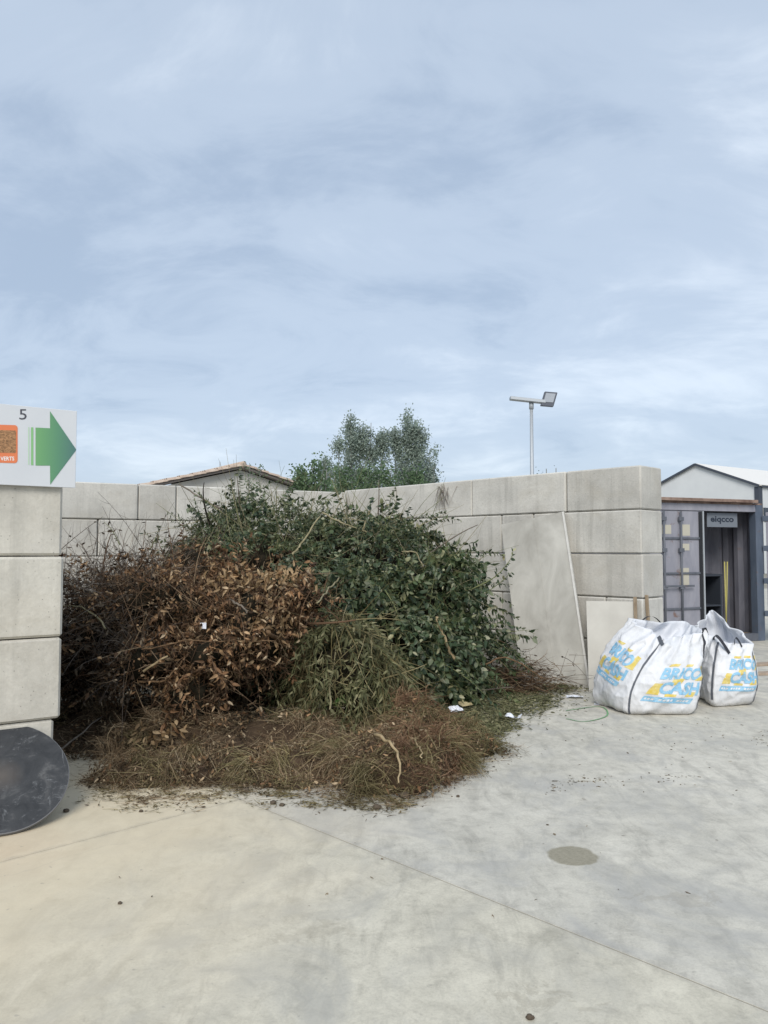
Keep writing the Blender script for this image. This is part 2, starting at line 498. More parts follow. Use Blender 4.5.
# big bags
m = mat('bag_white', (0.70, 0.72, 0.75), 0.55, 0.35)
t = NT(m)
f = t.noise(t.coord('World'), 5, 6, 0.65, 0.4)
c = t.ramp(f, [(0.3, (0.60, 0.615, 0.64)), (0.7, (0.745, 0.755, 0.78))])
sp = t.n('ShaderNodeSeparateXYZ')
t.l(t.n('ShaderNodeNewGeometry').outputs['Position'], sp.inputs[0])
dirt = t.ramp(t.math('ADD', sp.outputs[2], t.math('MULTIPLY', f, 0.25)), [(0.10, 1.0), (0.30, 0.0)])
c = t.mix(t.math('MULTIPLY', dirt, 0.35), c, (0.45, 0.42, 0.37))
t.col(c)
weave = t.n('ShaderNodeTexWave', wave_type='BANDS', bands_direction='Z')
weave.inputs['Scale'].default_value = 60
t.l(t.coord('World'), weave.inputs['Vector'])
t.bump(t.math('ADD', t.noise(t.coord('World', sc=(1, 1, 0.6)), 11, 6, 0.62, 1.4), t.math('MULTIPLY', weave.outputs['Fac'], 0.04)), 0.6, 0.02)
mat('bag_inside', (0.62, 0.64, 0.68), 0.7, 0.2)
mat('strap_black', (0.03, 0.032, 0.04), 0.6, 0.3)
mat('strap_grey', (0.10, 0.11, 0.13), 0.6, 0.3)
noisy('print_blue', (0.17, 0.40, 0.60), (0.33, 0.54, 0.69), 24, 0.55, 0.3)
noisy('print_yellow', (0.62, 0.46, 0.07), (0.69, 0.60, 0.28), 24, 0.55, 0.3)

# container
def paint_mat(name, a, b, rust):
    m = mat(name, a, 0.55, 0.35)
    t = NT(m)
    w = t.coord('World')
    f = t.noise(t.coord('World', sc=(2, 2, 0.6)), 2, 6, 0.62, 0.5)
    c = t.ramp(f, [(0.3, a), (0.7, b)])
    r = t.ramp(t.noise(w, 4.5, 7, 0.68, 0.6), [(0.60, 0.0), (0.70, 1.0)])
    c = t.mix(t.math('MULTIPLY', r, rust), c, (0.16, 0.08, 0.045))
    t.col(c)
    return m


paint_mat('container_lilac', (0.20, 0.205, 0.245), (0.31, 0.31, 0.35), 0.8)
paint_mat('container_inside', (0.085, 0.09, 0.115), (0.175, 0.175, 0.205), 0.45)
paint_mat('container_steel', (0.075, 0.085, 0.105), (0.14, 0.15, 0.175), 0.5)
paint_mat('container_post', (0.065, 0.085, 0.12), (0.11, 0.135, 0.18), 0.4)
noisy('rusty_sheet', (0.13, 0.085, 0.07), (0.30, 0.22, 0.18), 6, 0.9, 0.15, bump=0.3)
mat('gasket_black', (0.02, 0.022, 0.026), 0.7)
mat('sticker_yellow', (0.45, 0.43, 0.36), 0.7)
mat('tool_yellow', (0.42, 0.38, 0.12), 0.55)
mat('cabinet_dark', (0.035, 0.042, 0.055), 0.6)
mat('plate_grey', (0.16, 0.18, 0.21), 0.6)
mat('plate_ink', (0.02, 0.028, 0.045), 0.6)

# far buildings, lamp
noisy('render_cream', (0.46, 0.45, 0.42), (0.54, 0.53, 0.50), 1.2, 0.9, 0.15)
noisy('roof_tile', (0.40, 0.31, 0.25), (0.56, 0.47, 0.39), 5, 0.9, 0.15)
mat('roof_under', (0.17, 0.15, 0.14), 0.9)
noisy('shed_white', (0.58, 0.60, 0.61), (0.64, 0.66, 0.665), 0.6, 0.6, 0.3)  # white cladding, lightened a little to stand in for haze
mat('shed_roof', (0.72, 0.70, 0.66), 0.6)
mat('shed_trim', (0.055, 0.065, 0.085), 0.6)
mat('shed_glass', (0.03, 0.04, 0.055), 0.15, 0.6)
mat('galvanised', (0.40, 0.43, 0.46), 0.5, 0.4, 0.3)
mat('lamp_casing', (0.09, 0.10, 0.125), 0.5, 0.4)
mat('lamp_lens', (0.34, 0.37, 0.41), 0.35, 0.5)


# ------------------------------------------------------------------ mesh helpers
class MB:
    def __init__(s):
        s.v = []
        s.f = []
        s.mi = []

    def add(s, verts, faces, mi=0):
        o = len(s.v)
        s.v.extend(tuple(p) for p in verts)
        s.f.extend(tuple(i + o for i in f) for f in faces)
        s.mi.extend([mi] * len(faces))

    def box(s, o, ex, ey, ez, mi=0, cham=0.0):
        """Box with corner o and edge vectors ex, ey, ez."""
        o, ex, ey, ez = Vector(o), Vector(ex), Vector(ey), Vector(ez)
        if ex.cross(ey).dot(ez) < 0:
            o, ex = o + ex, -ex
        if cham <= 0:
            P = [o, o + ex, o + ex + ey, o + ey, o + ez, o + ex + ez, o + ex + ey + ez, o + ey + ez]
            s.add(P, [(3, 2, 1, 0), (4, 5, 6, 7), (0, 1, 5, 4), (1, 2, 6, 5), (2, 3, 7, 6), (3, 0, 4, 7)], mi)
            return
        V, F = cham_box((ex.length, ey.length, ez.length), cham)
        a, b, c = ex.normalized(), ey.normalized(), ez.normalized()
        s.add([o + a * x + b * y + c * z for x, y, z in V], F, mi)

    def tube(s, pts, rad, n=6, mi=0, cap=True):
        pts = [Vector(p) for p in pts]
        rads = rad if isinstance(rad, (list, tuple)) else [rad] * len(pts)
        V, F = [], []
        u = None
        for i, p in enumerate(pts):
            d = (pts[min(i + 1, len(pts) - 1)] - pts[max(i - 1, 0)])
            d = d.normalized() if d.length > 1e-9 else Vector((0, 0, 1))
            if u is None:
                u = d.orthogonal().normalized()
            else:
                u = (u - d * u.dot(d))
                u = u.normalized() if u.length > 1e-6 else d.orthogonal().normalized()
            w = d.cross(u)
            for k in range(n):
                a = 2 * math.pi * k / n
                V.append(p + (u * math.cos(a) + w * math.sin(a)) * rads[i])
        for i in range(len(pts) - 1):
            for k in range(n):
                k2 = (k + 1) % n
                F.append((i * n + k, i * n + k2, (i + 1) * n + k2, (i + 1) * n + k))
        if cap:
            F.append(tuple(range(n - 1, -1, -1)))
            F.append(tuple((len(pts) - 1) * n + k for k in range(n)))
        s.add(V, F, mi)

    def prism(s, poly, d, mi=0):
        """Polygon (3-D points) extruded along vector d."""
        poly = [Vector(p) for p in poly]
        d = Vector(d)
        n = len(poly)
        nr = sum(((poly[i] - poly[0]).cross(poly[(i + 1) % n] - poly[0]) for i in range(n)), Vector())
        if nr.dot(d) < 0:
            poly = poly[::-1]
        V = poly + [p + d for p in poly]
        F = [tuple(range(n - 1, -1, -1)), tuple(range(n, 2 * n))]
        F += [(i, (i + 1) % n, n + (i + 1) % n, n + i) for i in range(n)]
        s.add(V, F, mi)

    def build(s, name, mats, parent=None, smooth=False, loc=None):
        me = bpy.data.meshes.new(name)
        v = s.v
        if loc is not None:
            L = Vector(loc)
            v = [tuple(Vector(p) - L) for p in v]
        me.from_pydata(v, [], s.f)
        return finish(me, name, mats, parent, smooth, loc, s.mi)


def finish(me, name, mats, parent=None, smooth=False, loc=None, mi=None):
    if isinstance(mats, str):
        mats = [mats]
    for k in mats:
        me.materials.append(MATS[k])
    if mi is not None and len(mats) > 1:
        me.polygons.foreach_set('material_index', mi)
    if smooth:
        me.polygons.foreach_set('use_smooth', [True] * len(me.polygons))
    me.update()
    ob = bpy.data.objects.new(name, me)
    C.objects.link(ob)
    if loc is not None:
        ob.location = loc
    if parent is not None:
        ob.parent = parent
        ob.matrix_parent_inverse = parent_world(parent).inverted()
    return ob


def parent_world(p):
    m = p.matrix_parent_inverse @ p.matrix_basis if p.parent else p.matrix_basis
    return (parent_world(p.parent) @ m) if p.parent else m.copy()


def cham_box(dim, c):
    x, y, z = dim
    V, idx = [], {}
    for sx in (0, 1):
        for sy in (0, 1):
            for sz in (0, 1):
                for ax in range(3):
                    p = [sx * x, sy * y, sz * z]
                    for k in range(3):
                        if k != ax:
                            p[k] += c if (sx, sy, sz)[k] == 0 else -c
                    idx[(sx, sy, sz, ax)] = len(V)
                    V.append(tuple(p))
    F = []
    ctr = Vector((x / 2, y / 2, z / 2))

    def face(ids):
        ps = [Vector(V[i]) for i in ids]
        n = (ps[1] - ps[0]).cross(ps[2] - ps[0])
        m = sum(ps, Vector()) / len(ps) - ctr
        F.append(tuple(ids) if n.dot(m) > 0 else tuple(ids[::-1]))
    for ax in range(3):
        o1, o2 = [k for k in range(3) if k != ax]
        for sgn in (0, 1):
            ids = []
            for a, b in ((0, 0), (1, 0), (1, 1), (0, 1)):
                k = [0, 0, 0]
                k[ax], k[o1], k[o2] = sgn, a, b
                ids.append(idx[(*k, ax)])
            face(ids)
        for a in (0, 1):
            for b in (0, 1):
                k0, k1 = [0, 0, 0], [0, 0, 0]
                k0[ax], k1[ax] = 0, 1
                for k in (k0, k1):
                    k[o1], k[o2] = a, b
                face([idx[(*k0, o1)], idx[(*k1, o1)], idx[(*k1, o2)], idx[(*k0, o2)]])
    for sx in (0, 1):
        for sy in (0, 1):
            for sz in (0, 1):
                face([idx[(sx, sy, sz, a)] for a in range(3)])
    return V, F


def tag(o, label, cat=None, group=None, kind=None):
    o['label'] = label
    if cat:
        o['category'] = cat
    if group:
        o['group'] = group
    if kind:
        o['kind'] = kind
    return o


def thing(name, loc, label, cat, group=None):
    e = bpy.data.objects.new(name, None)
    e.empty_display_size = 0.1
    C.objects.link(e)
    e.location = loc
    return tag(e, label, cat, group)


# numpy bulk meshes -------------------------------------------------
class Bulk:
    def __init__(s):
        s.V, s.F, s.M, s.n = [], [], [], 0

    def add(s, V, F, mi=0):
        s.V.append(V)
        s.F.append(F + s.n)
        s.M.append(np.full(len(F), mi, dtype=np.int32))
        s.n += len(V)

    def build(s, name, mats, parent=None, smooth=False):
        V = np.concatenate(s.V).astype(np.float32)
        tri = [f for f in s.F]
        me = bpy.data.meshes.new(name)
        me.vertices.add(len(V))
        me.vertices.foreach_set('co', V.ravel())
        loops = np.concatenate([f.ravel() for f in tri]).astype(np.int32)
        tot = np.concatenate([np.full(len(f), f.shape[1], dtype=np.int32) for f in tri])
        st = np.concatenate([[0], np.cumsum(tot)[:-1]]).astype(np.int32)
        me.loops.add(len(loops))
        me.loops.foreach_set('vertex_index', loops)
        me.polygons.add(len(tot))
        me.polygons.foreach_set('loop_start', st)
        me.polygons.foreach_set('loop_total', tot)
        me.update(calc_edges=True)
        me.validate()
        return finish(me, name, mats, parent, smooth, None, np.concatenate(s.M))


def unit(a):
    return a / np.maximum(np.linalg.norm(a, axis=-1, keepdims=True), 1e-9)


def leaves(bulk, P, D, Nn, ln, wd, mi=0, fold=0.25, curl=0.25):
    """P base points, D along, Nn roughly the leaf normal, ln lengths, wd widths."""
    D = unit(D)
    S = unit(np.cross(D, Nn))
    U = np.cross(S, D)
    n = len(P)
    ln = np.broadcast_to(ln, (n,))[:, None]
    wd = np.broadcast_to(wd, (n,))[:, None]
    cu = (curl * RNG.uniform(-0.3, 1.0, (n, 1))) * ln
    fo = fold * wd * RNG.uniform(0.2, 1.4, (n, 1))
    a = P
    m1 = P + D * ln * 0.30 - U * fo
    l1 = P + D * ln * 0.28 + S * wd * 0.46
    r1 = P + D * ln * 0.28 - S * wd * 0.46
    m2 = P + D * ln * 0.66 - U * (fo * 0.8 + cu * 0.35)
    l2 = P + D * ln * 0.64 + S * wd * 0.38 - U * cu * 0.3
    r2 = P + D * ln * 0.64 - S * wd * 0.38 - U * cu * 0.3
    tp = P + D * ln - U * cu
    V = np.stack([a, m1, l1, r1, m2, l2, r2, tp], 1).reshape(-1, 3)
    base = (np.arange(n) * 8)[:, None]
    T = np.concatenate([base + np.array(x) for x in ((0, 1, 2), (0, 3, 1), (4, 7, 5), (4, 6, 7))])
    Q = np.concatenate([base + np.array(x) for x in ((2, 1, 4, 5), (1, 3, 6, 4))])
    bulk.add(V, T, mi)
    bulk.add(np.zeros((0, 3)), Q - bulk.n + (bulk.n - len(V)) , mi)


def fibres(bulk, P, D, ln, wd, mi=0, seg=4, bend=0.5, tri=False, gravity=0.0):
    """Curved ribbons (tri=False) or three-sided tapering twigs (tri=True)."""
    n = len(P)
    D = unit(D)
    ln = np.broadcast_to(ln, (n,))[:, None]
    wd = np.broadcast_to(wd, (n,))[:, None]
    B = RNG.normal(0, 1, (n, 3))
    B = unit(B - D * (B * D).sum(1, keepdims=True)) * bend * RNG.uniform(0.1, 1, (n, 1))
    B2 = RNG.normal(0, 0.35, (n, 3)) * bend
    pts = []
    for i in range(seg + 1):
        t = i / seg
        p = P + D * ln * t + B * ln * t * t * 0.6 + B2 * ln * (t ** 3) * 0.5
        p = p + np.array([0, 0, -1.0]) * gravity * ln * t * t
        pts.append(p)
    pts = np.stack(pts, 1)
    tg = np.gradient(pts, axis=1)
    ref = RNG.normal(0, 1, (n, 1, 3))
    S = unit(np.cross(tg, np.broadcast_to(ref, tg.shape)))
    tp = np.linspace(1, 0.35, seg + 1)[None, :, None]
    if not tri:
        A = pts + S * wd[:, None] * tp * 0.5
        Bv = pts - S * wd[:, None] * tp * 0.5
        V = np.stack([A, Bv], 2).reshape(-1, 3)
        k = 2
    else:
        W = unit(np.cross(tg, S))
        ring = [pts + (S * math.cos(a) + W * math.sin(a)) * wd[:, None] * tp * 0.5 for a in (0, 2.094, 4.189)]
        V = np.stack(ring, 2).reshape(-1, 3)
        k = 3
    base = (np.arange(n) * (seg + 1) * k)[:, None]
    F = []
    for i in range(seg):
        for j in range(k if tri else 1):
            j2 = (j + 1) % k
            F.append(base + np.array([i * k + j, i * k + j2, (i + 1) * k + j2, (i + 1) * k + j]))
    bulk.add(V, np.concatenate(F), mi)
    return pts


# ------------------------------------------------------------------ ground
def clip(poly, p, n):
    out = []
    for i in range(len(poly)):
        a, b = poly[i], poly[(i + 1) % len(poly)]
        da, db = (a - p).dot(n), (b - p).dot(n)
        if da >= 0:
            out.append(a)
        if (da >= 0) != (db >= 0):
            out.append(a + (b - a) * (da / (da - db)))
    return out


gb = MB()
gb.add([(-400, -60, -0.012), (400, -60, -0.012), (400, 700, -0.012), (-400, 700, -0.012)], [(0, 1, 2, 3)])
ground = gb.build('ground', 'outer_ground')
ground['kind'] = 'structure'
JA, JB, JC = gnd(240, 799), gnd(700, 984), gnd(0, 862)
d1 = (JB - JA).to_2d().normalized()
n1 = Vector((d1.y, -d1.x))
if n1.x < 0:
    n1 = -n1                      # towards the right-hand slab
d2 = (JC - JA).to_2d().normalized()
n2 = Vector((-d2.y, d2.x))
if n2.y > 0:
    n2 = -n2                      # towards the viewer
yard = [Vector(p) for p in ((-22, -6), (26, -6), (26, 34), (-22, 34))]
pA, pJ = JA.to_2d(), 0.004
right = clip(yard, pA + n1 * pJ, n1)
left = clip(yard, pA - n1 * pJ, -n1)
near = clip(left, pA + n2 * pJ, n2)
far = clip(left, pA - n2 * pJ, -n2)
for poly in (right, near, far):
    sb = MB()
    cen = sum(poly, Vector((0, 0))) / len(poly)

    def inset(poly, d):
        res = list(poly)
        for i in range(len(poly)):
            a, b = poly[i], poly[(i + 1) % len(poly)]
            e = (b - a).normalized()
            nn = Vector((-e.y, e.x))
            if (cen - a).dot(nn) < 0:
                nn = -nn
            res = clip(res, a + nn * d, nn)
        return res
    top = inset(poly, 0.0015)
    if len(top) == len(poly):
        n = len(poly)
        rot = min(range(n), key=lambda k: sum((top[(i + k) % n] - poly[i]).length for i in range(n)))
        top = top[rot:] + top[:rot]
        V = [(p.x, p.y, -0.011) for p in poly] + [(p.x, p.y, -0.0012) for p in poly] + [(p.x, p.y, 0) for p in top]
        ccw = sum(poly[i].cross(poly[(i + 1) % n]) for i in range(n)) > 0
        F = [tuple(range(2 * n, 3 * n))]
        for r_ in (0, n):
            for i in range(n):
                F.append((r_ + i, r_ + (i + 1) % n, r_ + n + (i + 1) % n, r_ + n + i))
        if not ccw:
            F = [f[::-1] for f in F]
        sb.add(V, F)
        sb.build('slab', 'yard_concrete', ground)
# dirt lying in the joints
jb = MB()
for a, b in ((pA - d1 * 8, pA + d1 * 9), (pA, pA + d2 * 14)):
    e = (b - a).normalized()
    nn = Vector((-e.y, e.x)) * 0.02
    jb.add([(*(a - nn), -0.0035), (*(b - nn), -0.0035), (*(b + nn), -0.0035), (*(a + nn), -0.0035)], [(0, 1, 2, 3)])
jb.build('joint_dirt', 'joint_dirt', ground)

# ------------------------------------------------------------------ block walls
CO = 0.54          # one course, and one block's width, in metres
BLOCK_ME = {}


def block(parent, o, e, w, L, z, material, T=1.0):
    """o: 2-D corner, e: 2-D run direction, w: 2-D thickness direction (unit), L, T in courses."""
    key = (round(L, 2), round(T, 2), material)
    if key not in BLOCK_ME:
        V, F = cham_box((L * CO - 0.012, T * CO - 0.006, CO - 0.008), 0.016)
        me = bpy.data.meshes.new('block')
        me.from_pydata(V, [], F)
        me.materials.append(MATS[material])
        BLOCK_ME[key] = me
    ob = bpy.data.objects.new('block', BLOCK_ME[key])
    C.objects.link(ob)
    ex, ey = Vector((e.x, e.y, 0)), Vector((w.x, w.y, 0))
    p = Vector((o.x, o.y, z)) + ex * 0.006 + ey * (0.003 + random.uniform(-0.006, 0.006)) + Vector((0, 0, 0.0))
    a = random.uniform(-0.004, 0.004)
    mirror = ex.cross(ey).z < 0
    if mirror:                                   # keep a right-handed frame: start from the other end
        p = p + ex * (L * CO - 0.012)
        ex = -ex
    M = Matrix((( ex.x, ey.x, 0, p.x), (ex.y, ey.y, 0, p.y), (0, 0, 1, p.z), (0, 0, 0, 1))) @ Matrix.Rotation(a, 4, 'Z')
    ob.matrix_basis = M
    ob.parent = parent
    ob.matrix_parent_inverse = parent_world(parent).inverted()
    return ob


def wall_rows(parent, o, e, w, rows, z0, material):
    for r, cuts in enumerate(rows):
        for a, b in zip(cuts[:-1], cuts[1:]):
            block(parent, o + e * a * CO, e, w, b - a, z0 + r * CO, material)


P0 = Vector((5.77, 17.22)) * CO
UR = Vector((-0.691, 0.723)).normalized()
WR = Vector((0.723, 0.691)).normalized()
rw = thing('block_wall', (P0.x, P0.y, 0), 'tall grey concrete block wall on the right, grey board leaning on it', 'wall', 'concrete block walls round the waste bay')
wall_rows(rw, P0, UR, WR, [
    [0, 3, 6, 9, 10.2],
    [0, 0.93, 3.93, 6.93, 9.93],
    [0, 3, 6, 9, 10.2],
    [0, 2.93, 3.93, 6.93, 9.93],
    [0, 1.96, 4.92, 7.85, 10.2]], 0.0, 'block_concrete')
A0 = Vector((-8.49, 20.3)) * CO
UB = Vector((0.881, 0.473)).normalized()
WB = Vector((-0.473, 0.881)).normalized()
bw = thing('block_wall', (A0.x, A0.y, 0), 'grey concrete block wall at the back of the bay, behind the green cuttings', 'wall', 'concrete block walls round the waste bay')
wall_rows(bw, A0, UB, WB, [
    [-4, -1, 2, 5, 8.3],
    [-5, -2, 1, 4, 7, 8.3],
    [-4, -1, 2, 5, 8.3],
    [-5.1, -2.1, 0.9, 3.9, 6.9, 8.3],
    [-4.06, -1.06, 1.94, 2.98, 5.98, 8.3]], -0.045, 'block_concrete')
K0 = Vector((-3.985, 9.6)) * CO
UL = Vector((-0.559, 0.829)).normalized()
WL = -Vector((0.829, 0.559)).normalized()
lw = thing('block_wall', (K0.x, K0.y, 0), 'pale concrete block wall end at the left edge, under the arrow sign', 'wall', 'concrete block walls round the waste bay')
rows_l = [[0.03, 3, 6, 9, 12], [0, 2, 5, 8, 11], [0, 3, 6, 9, 12], [0, 2, 5, 8, 11]]
for r, cuts in enumerate(rows_l):
    off = (0.035, 0.0, -0.002, 0.004)[r]
    wall_rows(lw, K0 + WL * off, UL, WL, [cuts], r * CO, 'block_concrete_pale')

# ------------------------------------------------------------------ arrow sign
FL = -WL
NL = Vector((0.559, -0.829)).normalized()
F3, N3 = Vector((FL.x, FL.y, 0)), Vector((NL.x, NL.y, 0))
SP = Vector((K0.x, K0.y, 0)) + N3 * 0.035


def on_sign(px, py, lift=0.0):
    return hit(px, py, SP + N3 * lift, N3)


sr = on_sign(77, 411)
zt, zb = sr.z, on_sign(77, 488).z
s_right = (sr - SP).dot(F3)
sgn = thing('arrow_sign', SP + F3 * (s_right - 0.8) + Vector((0, 0, zb)), 'white sign board with green arrow and number 5 on the left wall', 'sign')
sb = MB()
o = SP + F3 * (s_right - 0.80) + Vector((0, 0, zb)) - N3 * 0.012
sb.box(o, F3 * 0.80, N3 * 0.012, Vector((0, 0, zt - zb)), 0, 0.002)
sb.build('board', 'sign_white', sgn)
for q in (0.14, 0.52):
    sbk = MB()
    sbk.box(o + F3 * q - N3 * 0.0215, F3 * 0.05, N3 * 0.021, Vector((0, 0, zt - zb - 0.04)))
    sbk.build('bracket', 'galvanised', sgn)


def decal(name, pts, material, lift, parent):
    b = MB()
    P = [on_sign(x, y, 0) + N3 * lift for x, y in pts]
    b.prism(P, N3 * 0.0008)
    return b.build(name, material, parent)


decal('arrow', [(35.5, 427.6), (50, 428.3), (50, 411.2), (76.4, 449.8), (50.2, 484.6), (50, 465.6), (35.5, 465.5)], 'arrow_green', 0.001, sgn)
decal('arrow_stripe', [(31.0, 427.3), (33.3, 427.4), (33.3, 465.2), (31.0, 465.1)], 'stripe_green', 0.001, sgn)
decal('arrow_stripe', [(28.3, 427.1), (29.3, 427.2), (29.3, 464.9), (28.3, 464.8)], 'stripe_pale', 0.001, sgn)


def rounded(x0, y0, x1, y1, r, sl=0.0):
    pts = []
    for cx, cy, a0 in ((x1 - r, y0 + r, -90), (x1 - r, y1 - r, 0), (x0 + r, y1 - r, 90), (x0 + r, y0 + r, 180)):
        for k in range(5):
            a = R(a0 + 22.5 * k)
            pts.append((cx + r * math.cos(a), cy + r * math.sin(a) + sl * (cx - x0)))
    return pts


card = decal('picture_card', rounded(-24, 424.0, 17.6, 462.0, 3, 0.03), 'card_orange', 0.001, sgn)
decal('picture', rounded(-21, 429.5, 16.0, 452.0, 1.5, 0.03), 'card_photo', 0.0022, card)


def text_tris(body, offset=0.0, res=3):
    cu = bpy.data.curves.new('txt', 'FONT')
    cu.body = body
    cu.size = 1.0
    cu.offset = offset
    cu.resolution_u = res
    ob = bpy.data.objects.new('txt', cu)
    C.objects.link(ob)
    dg = bpy.context.evaluated_depsgraph_get()
    dg.update()
    me = ob.evaluated_get(dg).to_mesh()
    bm = bmesh.new()
    bm.from_mesh(me)
    ob.evaluated_get(dg).to_mesh_clear()
    bpy.data.objects.remove(ob)
    bpy.data.curves.remove(cu)
    bmesh.ops.triangulate(bm, faces=bm.faces[:])
    for _ in range(3):
        long_ = [e for e in bm.edges if e.calc_length() > 0.16]
        if not long_:
            break
        bmesh.ops.subdivide_edges(bm, edges=long_, cuts=1)
        bmesh.ops.triangulate(bm, faces=bm.faces[:])
    bm.verts.index_update()
    V = np.array([v.co[:2] for v in bm.verts])
    F = [tuple(v.index for v in f.verts) for f in bm.faces]
    bm.free()
    V = V - V.min(0)
    return V / V.max(0), F           # unit square


def sign_text(body, x0, y0, x1, y1, material, lift, name, parent, offset=0.02):
    V, F = text_tris(body, offset)
    b = MB()
    P = [on_sign(x0 + (x1 - x0) * u, y1 + (y0 - y1) * v) + N3 * lift for u, v in V]
    b.add(P, F)
    return b.build(name, material, parent)


sign_text('5', 19.2, 409.2, 26.6, 419.6, 'print_grey', 0.0016, 'numeral', sgn, 0.0)
sign_text('VERTS', 0.4, 456.6, 14.2, 460.6, 'print_white', 0.0026, 'lettering', card, 0.02)
sign_text('D\u00c9CHETS', -21, 456.0, -2.2, 460.4, 'print_white', 0.0026, 'lettering', card, 0.02)

# ------------------------------------------------------------------ black round lid leaning on the wall end
lid_r = 0.385
b0 = gnd(8, 836)
up = Vector((-NL.x * 0.74, -NL.y * 0.74, 0.67)).normalized()     # leans back towards the wall
side = F3.copy()
axis = side.cross(up).normalized()
if axis.y > 0:
    axis = -axis
ctr = b0 + up * lid_r + Vector((0, 0, 0.012))
lid = thing('round_lid', b0, 'scuffed black round lid leaning against the pale wall end', 'lid')


def lathe(prof, n=64, cap=True):
    """prof: (radius, height) list; axis along local z."""
    V, F = [], []
    for r_, h in prof:
        for k in range(n):
            a = 2 * math.pi * k / n
            V.append((r_ * math.cos(a), r_ * math.sin(a), h))
    for i in range(len(prof) - 1):
        for k in range(n):
            F.append((i * n + k, i * n + (k + 1) % n, (i + 1) * n + (k + 1) % n, (i + 1) * n + k))
    if cap:
        F.append(tuple(range(n - 1, -1, -1)))
        F.append(tuple((len(prof) - 1) * n + k for k in range(n)))
    return V, F


xa = side
ya = axis.cross(xa).normalized()
LM = Matrix(((xa.x, ya.x, axis.x, ctr.x), (xa.y, ya.y, axis.y, ctr.y), (xa.z, ya.z, axis.z, ctr.z), (0, 0, 0, 1)))


def lid_part(name, prof, material):
    V, F = lathe(prof, 64, name != 'rim')
    me = bpy.data.meshes.new(name)
    me.from_pydata(V, [], F)
    ob = finish(me, name, material, None, False)
    ob.matrix_basis = LM
    ob.parent = lid
    ob.matrix_parent_inverse = parent_world(lid).inverted()
    return ob


lid_part('disc', [(lid_r - 0.004, -0.012), (lid_r, -0.009), (lid_r, 0.007), (lid_r - 0.004, 0.010), (0.15, 0.0102), (0.12, 0.0108), (0.09, 0.0100), (0.03, 0.0098)], 'lid_black')
lid_part('rim', [(lid_r - 0.0035, 0.0102), (lid_r + 0.0012, 0.0075), (lid_r + 0.0012, -0.008), (lid_r - 0.0035, -0.0122)], 'lid_rim')

# ------------------------------------------------------------------ boards leaning on the right wall
U3, W3 = Vector((UR.x, UR.y, 0)), Vector((WR.x, WR.y, 0))
NI = -W3                           # out of the wall, into the bay


def lean_panel(name, bl, br, tr, tl, th, label, mats, group=None, ridges=()):
    bl, br, tr, tl = map(Vector, (bl, br, tr, tl))
    n = (br - bl).cross(tl - bl).normalized()
    if n.dot(EYE - bl) < 0:
        n = -n
    root = thing(name, (bl + br) / 2, label, 'board', group)
    b = MB()
    e = 0.012
    # face sheet set into an edge frame
    def q(u, v):
        return bl + (br - bl) * u + (tl - bl) * v + (tr - br - tl + bl) * (u * v)
    b.prism([q(0.0, 0), q(1, 0), q(1, 1), q(0.0, 1)], -n * th)
    b.build('sheet', mats[0], root)
    for u in ridges:
        r = MB()
        r.prism([q(u - 0.005, 0.004), q(u + 0.005, 0.004), q(u + 0.005, 0.985), q(u - 0.005, 0.985)], n * 0.003)
        r.build('ridge', mats[0], root)
    if len(mats) > 2:
        r = MB()
        r.prism([q(0.972, 0.002), q(1.001, 0.002), q(1.001, 0.999), q(0.972, 0.999)], n * 0.016)
        r.build('edge_strip', mats[2], root)
    return root


wall_p = Vector((P0.x, P0.y, 0))
bR = gnd(591, 689)
bL = gnd(522, 682)
tR = hit(564, 511.5, wall_p + NI * 0.075, W3)
tL = hit(500, 523, wall_p + NI * 0.075, W3)
# make it a true flat rectangle-ish sheet: rebuild the left side parallel to the right
axis_r = tR - bR
dirw = (bL - bR)
tL = hit(501, 524.5, bR, dirw.cross(axis_r).normalized())
lean_panel('leaning_board', bL, bR, tR, tL, 0.03, 'large grey flat board leaning on the right wall beside the green cuttings', ('panel_board', 'panel_edge', 'panel_edge'), None, (0.52,))
cR, cL = gnd(633, 694), gnd(589, 692)
uR_ = hit(634, 601.6, wall_p + NI * 0.05, W3)
uL_ = hit(593, 600.0, wall_p + NI * 0.05, W3)
uL_ = uR_ + (cL - cR) * ((uL_ - uR_).length / (cL - cR).length)
lean_panel('leaning_board', cL, cR, uR_, uL_, 0.025, 'short cream board leaning on the right wall behind the big bag', ('board_cream', 'board_cream'))
for (x0, y0, x1, y1, lab) in ((637, 597, 640, 696, 'thin wooden batten against the right wall, next to the cream board'),
                              (648.5, 595, 655, 690, 'thin wooden batten near the right end of the block wall')):
    top = hit(x0, y0, wall_p + NI * 0.03, W3) if x0 < 645 else hit(x0, y0, wall_p - U3 * 0.03, U3)
    bot = gnd(x1, y1)
    bb = MB()
    up_ = top - bot
    bb.box(bot, U3 * 0.04, NI * 0.022, up_, 0, 0.003)
    tag(bb.build('batten', 'old_wood', None, False, bot), lab, 'batten', 'battens on the right wall')

# ------------------------------------------------------------------ shipping container behind the wall
RC = Vector((0.492 * 14.3, 14.3, 0))
EC = Vector((0.93, 0.367, 0)).normalized()
IC = Vector((-EC.y, EC.x, 0))
CW, CH, CL = 2.75, 2.50, 6.0
OC = RC - EC * CW
Z = Vector((0, 0, 1))
ct = thing('shipping_container', OC, 'weathered lilac shipping container with one door open, right of the block wall', 'container')


def cbox(name, u0, d0, z0, u1, d1, z1, m_, parent=ct, cham=0.004):
    b = MB()
    b.box(OC + EC * u0 + IC * d0 + Z * z0, EC * (u1 - u0), IC * (d1 - d0), Z * (z1 - z0), 0, cham)
    return b.build(name, m_, parent)


